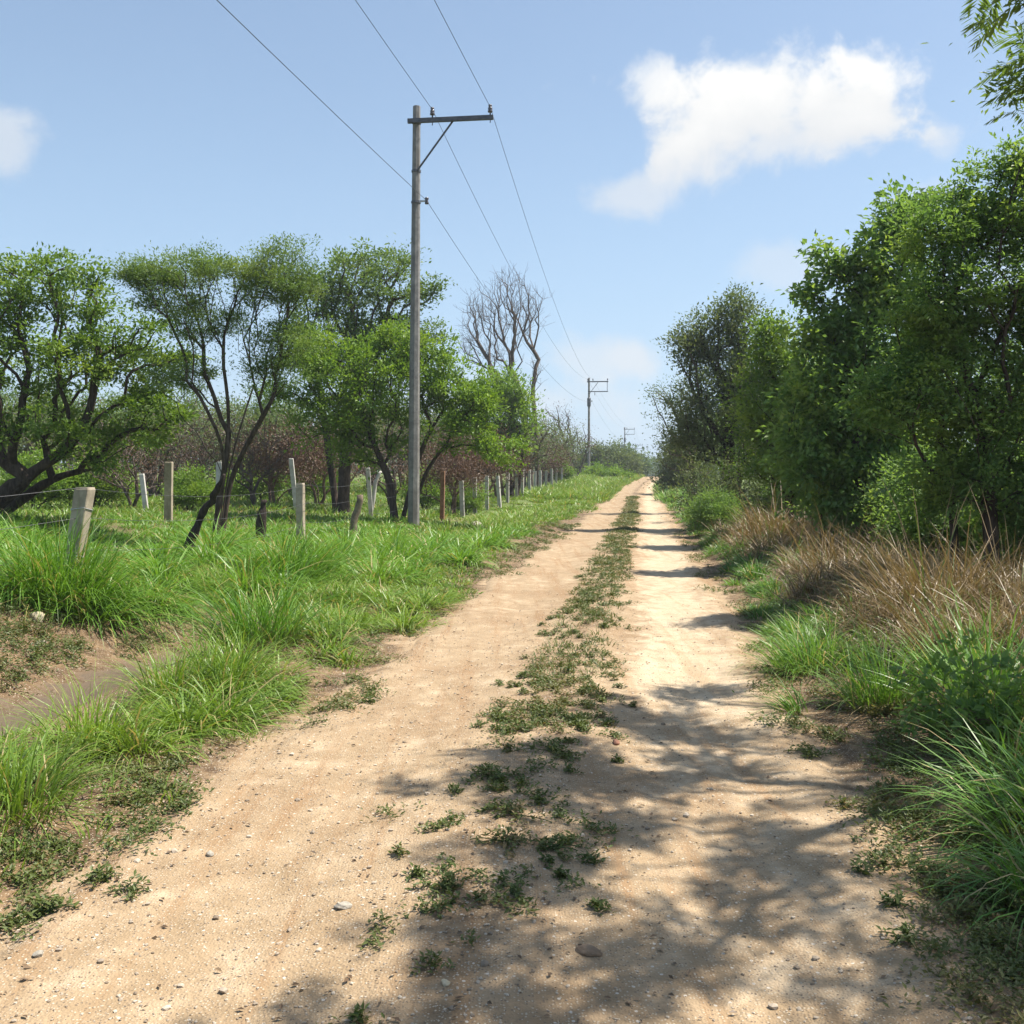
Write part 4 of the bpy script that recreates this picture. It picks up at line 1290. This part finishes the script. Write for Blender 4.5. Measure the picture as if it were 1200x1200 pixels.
tree("roadside_bush", "rounded olive bush at the right of the road before the crest", "bush", 66,
     [[(802, 585), (800, 560)], [(790, 585, 0.5), (788, 560, 0.5)]],
     [(792, 545, 20, 25), (812, 540, 25, 35), (785, 565, 14, 14)],
     240, 60, 0.35, 0.17, "leaf_o", r0=0.16, bf=0.4, step=0.5, rtip=0.012)
hedge = generic("hedge_tree", 25, 2.6, 3.1, 2.2, 330, 80, 0.3, 0.11, "leaf_r", "bark", 0.15, 2)
hx = [(10.4, 14.5, 0.8, 0.2, "second-row tree seen between trunks of the dense right-hand trees"), (11.5, 21.5, 0.85, 1.4, "second-row tree behind the broad-leaved tree on the right"), 
      (11.0, 30.5, 1.15, 3.7, "second-row tree behind the tall grey-green tree, near side"), (11.6, 37, 1.2, 4.9, "second-row tree behind the tall grey-green tree, far side"), (12.5, 46, 1.15, 5.6, "tree behind the wispy leafless tree on the right"),
      (15.6, 58, 1.1, 0.9, "tree behind the rounded olive bush right of the road"), (16.3, 80, 1.1, 2.0, "far green tree on the right before the road crest"), (20.5, 104, 1.2, 3.1, "farthest green tree on the right near the road crest"), (13.2, 11.0, 0.9, 4.2, "tree behind the dense tree at the right edge")]
place("hedge_tree", hedge, [(600 + x / Yd * FPX, Yd, sc, ro, lab, "tree") for x, Yd, sc, ro, lab in hx], "trees behind the right-hand hedge")

under = generic("understory_bush", 26, 1.1, 0.95, 0.85, 210, 75, 0.2, 0.085, "leaf_r", "bark", 0.05, 4, 0.3, step=0.22, rtip=0.005)
place("understory_bush", under, [(600 + x / Yd * FPX, Yd, sc, ro, lab, "bush") for x, Yd, sc, ro, lab in [
    (6.6, 12.3, 0.95, 0.1, "low bush in deep shade under the dense tree at the right edge"),
    (5.9, 13.8, 0.85, 1.2, "low bush in shade between dense tree and broad-leaved tree"),
    (6.6, 16.2, 0.9, 2.3, "low bush in shade behind the dead grass under the broad-leaved tree"),
    (7.0, 19.8, 1.0, 3.4, "low bush in shade left of the broad-leaved tree's stems"),
    (7.4, 23.5, 1.1, 4.5, "low bush in shade under the yellowish-sprayed tree"),
    (8.2, 27.5, 1.2, 5.6, "low bush in shade near the tall grey-green tree"),
    (5.35, 27.0, 0.62, 4.4, "small round bush on the right verge in front of the dark thicket"),
    (8.6, 14.5, 0.9, 0.7, "bush deep between the right-hand trunks, near side"),
    (9.6, 19.0, 0.9, 2.9, "bush deep between the right-hand trunks, far side"),
]], "low bushes under the right-hand trees")

# leafy low plant on the right verge
b = P(1140, 905, 5.75)
b[2] = float(RH(b[0], b[1]))
r = np.random.default_rng(5)
v = r.normal(0, 1, (70, 3)) * np.array([0.17, 0.14, 0.13]) + b + np.array([0, 0, 0.27])
v[:, 2] = np.maximum(v[:, 2], b[2] + 0.05)
tree("leafy_plant", "dark leafy broad-leaved plant in front of the wide-bladed bright tussock", "plant", 6, None, None, 0, 16, 0.035, 0.06, "leaf_r", bark="twig", r0=0.01, rtip=0.0025, step=0.06, bf=0.3, aspect=0.6,
     world=([[b.copy(), b + np.array([0.01, 0, 0.1]), b + np.array([0, 0, 0.2])]], v))

# far woods that read as one mass
g = Geo()
pos_, rad_ = [], []
for k in range(230):
    Yd = 190 + 330 * rng.random()
    x = (-1 + 2 * rng.random()) * 0.75 * Yd + 0.05 * Yd
    if abs(S(x, Yd)) < 4 and Yd < 240:
        continue
    R = 3.0 + 2.5 * rng.random()
    pos_.append((x, Yd, float(H(x, Yd)) + R * 0.75))
    rad_.append(R)
pos_, rad_ = np.array(pos_), np.array(rad_)
kk = 260
v = rng.normal(0, 1, (len(pos_), kk, 3))
v /= np.linalg.norm(v, axis=2)[..., None]
v *= rng.random((len(pos_), kk, 1)) ** 0.35 * (1 + 0.2 * rng.normal(0, 1, (len(pos_), kk, 1)))
c = (pos_[:, None] + v * rad_[:, None, None] * np.array([1.1, 1.1, 0.85])).reshape(-1, 3)
n = len(c)
d = rng.normal(0, 1, (n, 3))
nr = np.stack([rng.normal(0, 0.5, n), rng.normal(0, 0.5, n), np.ones(n)], -1)
L = 1.0 + 1.0 * rng.random(n)
V, Q = leaf_quads(c, d, nr, L, L * 0.7)
g.add(V, Q, tint=np.repeat(rng.random(n), 4))
stuff("distant_woodland", g, M["leaf_far"], "hazy line of far trees beyond the crest of the road", "woodland")


# ------------------------------------------------------------------ utility poles and wires
RD = np.array([ROAD, 1.0, 0])
RD /= np.linalg.norm(RD)
ACR = np.array([RD[1], -RD[0], 0])          # across the road, to the right
UP = np.array([0, 0, 1.0])
AX = np.array([ACR, RD, UP])


def pole(base, height, double, label, yaw_lean=0.0):
    base = np.array(base, float)
    base[2] = float(RH(base[0], base[1]))
    root = thing("utility_pole", label, "utility pole", base, "utility poles along the left side of the road")
    top = UP * height + ACR * yaw_lean
    link("shaft", Geo().tube([UP * -0.3, top * 0.35, top * 0.7, top], [0.155, 0.137, 0.115, 0.098], 8).mesh("pole_shaft", M["concrete"]), root)

    def at(z, x=0.0, y=0.0):
        return top * (z / height) + ACR * x + RD * y
    za = height - 0.42
    yb = -0.15
    link("crossarm", Geo().box(at(za, 0.92, yb), (1.12, 0.045, 0.055), AX).mesh("crossarm", M["steel"]), root)
    link("brace", Geo().tube([at(za, 1.0, yb + 0.055), at(za - 1.25, 0.06, yb + 0.045)], 0.026, 6).mesh("brace", M["steel"]), root)
    hooks = []
    for x in ((0.45, 1.96) if not double else (-0.12, 0.42, 1.96)):
        p = at(za + 0.055, x, yb)
        prof_ = [(0.0, 0.018), (0.07, 0.018), (0.075, 0.06), (0.11, 0.066), (0.125, 0.045), (0.15, 0.06), (0.19, 0.055), (0.205, 0.036), (0.235, 0.05), (0.26, 0.045), (0.275, 0.02)]
        ins = link("insulator", Geo().tube([p + UP * a for a, _ in prof_], [q for _, q in prof_], 12).mesh("insulator", M["porcelain"], True), root)
        link("pin", Geo().tube([p - UP * 0.19, p + UP * 0.03], 0.013, 6).mesh("pin", M["steel"]), ins)
        hooks.append(base + p + UP * 0.21)
    zb = za - 2.05
    br = Geo().box(at(zb, 0.2, yb + 0.05), (0.075, 0.03, 0.02), AX)
    link("wire_bracket", br.mesh("wire_bracket", M["zinc"]), root)
    p = at(zb, 0.31, yb + 0.05)
    link("spool", Geo().tube([p - UP * 0.08, p - UP * 0.05, p, p + UP * 0.05, p + UP * 0.08], [0.05, 0.055, 0.03, 0.055, 0.05], 10).mesh("spool", M["porcelain"], True), root)
    hooks.insert(0, base + p)
    for zc in (za, za - 1.25, zb):
        link("band", Geo().tube([at(zc - 0.03), at(zc + 0.03)], [0.118 + 0.004 * (height - zc)] * 2, 8).mesh("band", M["steel"]), root)
    if double:
        z2 = za - 1.05
        link("lower_arm", Geo().box(at(z2, 0.95, yb), (1.06, 0.04, 0.045), AX).mesh("lower_arm", M["steel"]), root)
        link("end_strut", Geo().tube([at(z2 + 0.04, 1.93, yb), at(za - 0.05, 1.93, yb)], 0.03, 6).mesh("end_strut", M["steel"]), root)
        link("hanger", Geo().tube([at(z2 - 0.045, 0.62, yb), at(z2 - 0.4, 0.62, yb)], 0.03, 6).mesh("hanger", M["porcelain"]), root)
        link("junction_sleeve", Geo().tube([at(z2 - 1.6), at(z2 - 1.5), at(z2 - 0.7), at(z2 - 0.6)], [0.13, 0.2, 0.2, 0.13], 10).mesh("junction_sleeve", M["steel"]), root)
    return root, hooks


b1 = P(484.5, 608, 27.0)
z1 = float(RH(b1[0], b1[1]))
top1 = P(488.5, 125, 27.0)
p1, h1 = pole(b1, top1[2] - z1, False, "tall grey concrete utility pole with one side crossarm, nearest on the left", yaw_lean=float((top1 - b1) @ ACR))
b2 = P(690, 560, 109)
p2, h2 = pole(b2, 10.6, True, "second concrete utility pole with a box-shaped double crossarm, beyond bare tree")
b3 = P(732, 560, 212)
p3, h3 = pole(b3, 10.9, True, "third utility pole, its box-shaped arms above the far bushes")
b4 = P(745, 560, 305)
p4, h4 = pole(b4, 10.8, True, "fourth utility pole, faint and small above the road crest")


def wire(hookset, sags, label):
    g = Geo()
    for a, b, sg in zip(hookset[:-1], hookset[1:], sags):
        t = np.linspace(0, 1, 25)
        pts = a[None] + (b - a)[None] * t[:, None]
        pts[:, 2] -= 4 * sg * t * (1 - t)
        g.tube(pts, 0.0065, 5)
    tag(link("overhead_wire", g.mesh("overhead_wire", M["wire"])), label, "power line", "overhead wires strung between the utility poles")


back = np.array([-0.147 * 85, -85.0, 0])
wire([h1[0] + back + ACR * -1.2, h1[0], h2[0], h3[0], h4[0]], [0.9, 1.5, 1.4, 1.2], "lowest overhead wire, held by the bracket on the pole's side")
wire([h1[1] + back, h1[1], h2[1], h3[2], h4[2]], [0.9, 1.5, 1.4, 1.2], "overhead wire on the inner insulator close to the pole top")
wire([h1[2] + back, h1[2], h2[2], h3[3], h4[3]], [0.9, 1.5, 1.4, 1.2], "overhead wire on the insulator at the crossarm's outer end")


# ------------------------------------------------------------------ fence
def post(px, pytop, Yd, w, mat, label, lean=(0, 0), yaw=0.5, name="fence_post", top_z=None, ties=False, group="fence posts on the left", d=None, jag=0.0, grp_cat="fence post"):
    t = P(px, pytop, Yd)
    x, y = t[0] - lean[0], Yd - lean[1]
    z = float(RH(x, y))
    b = np.array([x, y, z])
    root = tag(link(name, None, None, b), label, grp_cat, group) if ties else None
    h = t[2] - z
    ax = np.array([[math.cos(yaw), math.sin(yaw), 0], [-math.sin(yaw), math.cos(yaw), 0], [0, 0, 1]])
    d = d or w
    ev = np.array([[-1, -1], [1, -1], [1, 1], [-1, 1]]) * 0.5
    # chamfered four-sided column with a slightly broken top
    c = 0.1
    ring = np.array([[-1 + c, -1], [1 - c, -1], [1, -1 + c], [1, 1 - c], [1 - c, 1], [-1 + c, 1], [-1, 1 - c], [-1, -1 + c]]) * 0.5 * np.array([w, d])
    rr = np.random.default_rng(int(px * 7))
    V, Q = [], []
    zs = [-0.3, 0.0, 0.35 * h, 0.7 * h, h - 0.03, h]
    for i, zz in enumerate(zs):
        k = 1.0 if i < len(zs) - 1 else 0.9
        f = max(zz, -0.3) / h
        for q in ring:
            p = q * k * (1 + 0.02 * rr.normal())
            V.append(p[0] * ax[0] + p[1] * ax[1] + np.array([lean[0] * f, lean[1] * f, zz + (jag * rr.normal() if i >= len(zs) - 2 else 0)]))
    for i in range(len(zs) - 1):
        for j in range(8):
            Q.append([i * 8 + j, i * 8 + (j + 1) % 8, (i + 1) * 8 + (j + 1) % 8, (i + 1) * 8 + j])
    n0 = len(V)
    V.append(np.mean(V[-8:], axis=0))
    T = [[n0 - 8 + j, n0 - 8 + (j + 1) % 8, n0] for j in range(8)]
    g = Geo().add(np.array(V), Q, T)
    me = g.mesh(name, M[mat])
    if ties:
        link("column", me, root)
        for f in (0.78, 0.3):
            rp = np.array([(q[0] * 1.06) * ax[0] + (q[1] * 1.06) * ax[1] + np.array([lean[0] * f, lean[1] * f, f * h + 0.02 * math.sin(i_ * 1.3)]) for i_, q in enumerate(np.concatenate([ring, ring[:1]]))])
            link("wire_tie", Geo().tube(rp, 0.0045, 5).mesh("wire_tie", M["zinc"]), root)
        return root, b, h
    o = tag(link(name, me, None, b), label, grp_cat, group)
    return o, b, h


post(100, 571, 12.0, 0.17, "post", "broad leaning concrete fence post with a wire tie, nearest on the left", lean=(0.2, 0.0), yaw=-0.1, ties=True)
post(352, 566, 20.0, 0.145, "post", "upright tan concrete fence post between dark stump and short leaning stake", lean=(0.0, 0), yaw=-0.13)
fy = [36.4, 39.3, 42.3, 45.4, 48.8, 52, 54.8, 58, 61, 64, 68, 72, 76, 81, 86]
ordn = "first second third fourth fifth sixth seventh eighth ninth tenth eleventh twelfth thirteenth fourteenth fifteenth".split()
for i, Yd in enumerate(fy):
    x = -6.5 + ROAD * Yd
    px = 600 + x / Yd * FPX
    top = RH(x, Yd) + 1.42 + 0.06 * rng.normal()
    py = 560 - (float(top) - 1.6) / Yd * FPX
    post(px, py, Yd, 0.15, "post_pale", f"{ordn[i]} grey concrete fence post counted away from the rust-streaked post", lean=(0.05 * rng.normal(), 0), yaw=-0.13 + 0.1 * rng.normal())
post(519, 552, 31.5, 0.13, "rust", "rust-streaked dark fence post just right of the utility pole", lean=(0.03, 0), yaw=-0.1)
for px, py, Yd, w, mat, lean, lab in [
    (198, 541, 24, 0.17, "post", (0.03, 0), "tan square post standing in field grass left of the umbrella acacia"),
    (166, 555, 29, 0.13, "post_white", (-0.12, 0), "short white-sided post tilted left beneath the leaning tree's boughs"),
    (257, 541, 29, 0.15, "post_white", (0.04, 0), "white post directly behind the umbrella acacia's stems"),
    (341, 537, 31, 0.13, "post_white", (-0.16, 0), "thin white post tilted left above the upright tan fence post"),
    (431, 548, 32, 0.13, "post_white", (-0.1, 0), "thin white post just left of the leafy tree's stems"),
]:
    post(px, py, Yd, w, mat, lab, lean=lean, yaw=0.1, group="white and tan posts of the inner fence")


fence_line = [(-7.9, 4.0), (-6.55 + ROAD * 12 - 0.05, 12.0)] + [(-6.55 + ROAD * y_, y_) for y_ in (20.0, 24.0, 28.0, 31.5)] + [(-6.5 + ROAD * y_, y_) for y_ in fy]
for f, lab in ((0.42, "lowest slack wire strand of the fence along the left verge"), (0.8, "middle wire strand of the fence along the left verge"), (1.15, "top wire strand of the fence along the left verge")):
    g = Geo()
    for (xa, ya), (xb, yb) in zip(fence_line[:-1], fence_line[1:]):
        t_ = np.linspace(0, 1, 9)
        x_, y_ = xa + (xb - xa) * t_, ya + (yb - ya) * t_
        za, zb = float(RH(xa, ya)) + f, float(RH(xb, yb)) + f
        g.tube(np.stack([x_, y_, za + (zb - za) * t_ - 0.16 * math.hypot(xb - xa, yb - ya) / 8 * 4 * t_ * (1 - t_)], -1), 0.003, 4, cap=False)
    tag(link("fence_wire", g.mesh("fence_wire", M["wire"])), lab, "fence wire", "wire strands of the left fence")


def stick(pts, radii, mat, name, label, cat, sides=7):
    b = np.array(pts[0], float)
    b[2] = float(RH(b[0], b[1]))
    pts = [b + UP * -0.15] + [np.array(p, float) for p in pts[1:]]
    n = len(pts)
    fine, fr = [], []
    for i in range(n - 1):
        for k in range(4):
            f = k / 4
            fine.append(pts[i] * (1 - f) + pts[i + 1] * f + (rng.normal(0, 0.012, 3) if k else 0))
            fr.append((radii[i] * (1 - f) + radii[i + 1] * f) * (1 + 0.12 * rng.normal()))
    fine.append(pts[-1])
    fr.append(radii[-1])
    tag(link(name, Geo().tube(fine, fr, sides).mesh(name, M[mat], True, b), None, b), label, cat)


stick([P(214, 660, 15.5), P(224, 632, 15.5), P(238, 600, 15.5), P(254, 575, 15.4), P(263, 556, 15.3)], [0.075, 0.065, 0.06, 0.055, 0.02], "char", "dead_branch", "dark crooked dead branch leaning out of the tall grass", "dead branch")
stick([P(305, 640, 19), P(306, 612, 19), P(308, 590, 19), P(312, 586, 19)], [0.1, 0.09, 0.06, 0.02], "char", "tree_stump", "small dark jagged stump in grass left of the upright tan fence post", "stump")
stick([P(412, 635, 22), P(416, 605, 22), P(422, 580, 22)], [0.08, 0.075, 0.07], "wood", "fence_stake", "short grey wooden stake leaning right, left of the utility pole", "fence stake")
stick([P(434, 585, 36), P(440, 565, 36), P(446, 552, 36)], [0.07, 0.07, 0.06], "post_white", "fence_stake", "pale slanted stake behind the leafy tree's stems", "fence stake")

# ------------------------------------------------------------------ sky, sun, camera
def sky():
    t = NT("World", True)
    SC.world = t.m
    st = t.n("ShaderNodeTexSky", sky_type="NISHITA", sun_disc=False, sun_elevation=SUN_EL, sun_rotation=SUN_AZ, altitude=0.0, air_density=1.0, dust_density=1.2, ozone_density=1.0)
    d = t.n("ShaderNodeTexCoord").outputs["Generated"]
    warp = t.n("ShaderNodeTexNoise", ins={"Vector": d, "Scale": 9.0, "Detail": 3.0}).outputs["Color"]
    wv = t.n("ShaderNodeVectorMath", operation="MULTIPLY_ADD", ins={0: warp, 1: (0.05, 0.05, 0.05), 2: d}).outputs[0]
    n1 = t.noise(wv, 11.0, 8.0, 0.58)
    n2 = t.noise(wv, 30.0, 7.0, 0.6)
    tot = None
    shade = None
    # (px, py, rx, ry, hardness) of each cloud mass as a direction in the sky
    for px, py, rx, ry, k, am in [
        (870, 120, 150, 66, 1.0, 1.0), (770, 100, 62, 48, 0.9, 0.8), (985, 130, 100, 66, 1.0, 1.0), (920, 165, 170, 50, 0.8, 0.8),
        (740, 228, 66, 32, 0.7, 0.6), (805, 185, 45, 40, 0.6, 0.4), (-15, 160, 62, 48, 0.8, 0.55), (705, 420, 110, 30, 0.7, 0.5),
        (1060, 235, 60, 26, 0.6, 0.3), (930, 310, 90, 30, 0.6, 0.35), (1108, 165, 18, 26, 0.6, 0.3), (1240, 340, 200, 70, 0.6, 0.35), (560, 470, 200, 40, 0.6, 0.3), (740, 420, 40, 20, 0.7, 0.4), (650, 470, 120, 30, 0.6, 0.3)]:
        c = P(px, py, 1.0) - np.array([0, 0, CAM_Z])
        nrm = np.linalg.norm(c)
        c = c / nrm
        q = t.n("ShaderNodeVectorMath", operation="SUBTRACT", ins={0: d, 1: tuple(c)}).outputs[0]
        q = t.n("ShaderNodeVectorMath", operation="MULTIPLY", ins={0: q, 1: (1200 / rx * nrm, 1200 / rx, 1200 / ry * nrm)}).outputs[0]
        ln = t.n("ShaderNodeVectorMath", operation="LENGTH", ins={0: q}).outputs["Value"]
        v = t.math("SUBTRACT", 1.0, ln)
        v = t.math("ADD", v, t.math("MULTIPLY", t.math("SUBTRACT", n1, 0.5), 2.6))
        v = t.math("ADD", v, t.math("MULTIPLY", t.math("SUBTRACT", n2, 0.5), 0.9))
        a = t.math("MULTIPLY", t.ramp(v, -0.06, 1.08 - 0.5 * k), am)
        tot = a if tot is None else t.math("SUBTRACT", 1.0, t.math("MULTIPLY", t.math("SUBTRACT", 1.0, tot), t.math("SUBTRACT", 1.0, a)))
    sep = t.n("ShaderNodeSeparateXYZ", ins={0: wv})
    # shading painted into the cloud colour: lower parts of the thick cloud greyer
    low = t.ramp(t.math("ADD", sep.outputs[2], t.math("MULTIPLY", t.math("SUBTRACT", n1, 0.5), 0.16)), 0.39, 0.31)
    body = t.mix(t.math("MULTIPLY", low, 0.75), (6.6, 6.55, 6.4), (5.0, 5.15, 5.35))
    # thin summer haze lightens the low sky
    hz = t.ramp(sep.outputs[2], 0.5, -0.05)
    sk = t.mix(t.math("ADD", t.math("MULTIPLY", hz, 0.5), 0.22), st.outputs[0], (3.3, 4.9, 6.7))
    col = t.mix(tot, sk, body)
    bg = t.n("ShaderNodeBackground", ins={"Color": col, "Strength": SKY_STRENGTH})
    t.n("ShaderNodeOutputWorld", ins={"Surface": bg.outputs[0]})


hb = Geo().box((0, 200, 20), (900, 700, 24)).mesh("haze", None)
hb.materials.clear()
ht = NT("haze_air")
hv = ht.n("ShaderNodeVolumePrincipled", ins={"Color": (0.86, 0.92, 1.0, 1), "Density": 0.0006, "Anisotropy": 0.25})
ht.n("ShaderNodeOutputMaterial", ins={"Volume": hv.outputs[0]})
hb.materials.append(ht.m)
tag(link("haze", hb), "thin pale summer haze in the air over the whole place", "haze", kind="stuff")

SKY_STRENGTH = 0.066
sky()
sun = bpy.data.lights.new("sun", "SUN")
sun.energy = 4.2
sun.angle = math.radians(0.6)
sun.color = (1.0, 0.925, 0.82)
so = bpy.data.objects.new("sun", sun)
COL.objects.link(so)
from mathutils import Vector
so.rotation_euler = Vector(TO_SUN).to_track_quat("Z", "Y").to_euler()

cam = bpy.data.cameras.new("camera")
cam.sensor_width = 36
cam.lens = 36.0
cam.clip_start = 0.1
cam.clip_end = 6000
co = bpy.data.objects.new("camera", cam)
co.location = (0, 0, CAM_Z)
co.rotation_euler = (math.pi / 2 - PITCH, 0, 0)
COL.objects.link(co)
SC.camera = co

SC.view_settings.view_transform = "Standard"
SC.view_settings.look = "None"
SC.view_settings.gamma = 1
SC.view_settings.exposure = 1.25
SC.render.engine = "CYCLES"
SC.cycles.use_denoising = True
SC.cycles.max_bounces = 6
SC.cycles.diffuse_bounces = 3
SC.cycles.transmission_bounces = 3
SC.cycles.caustics_reflective = False
SC.cycles.caustics_refractive = False
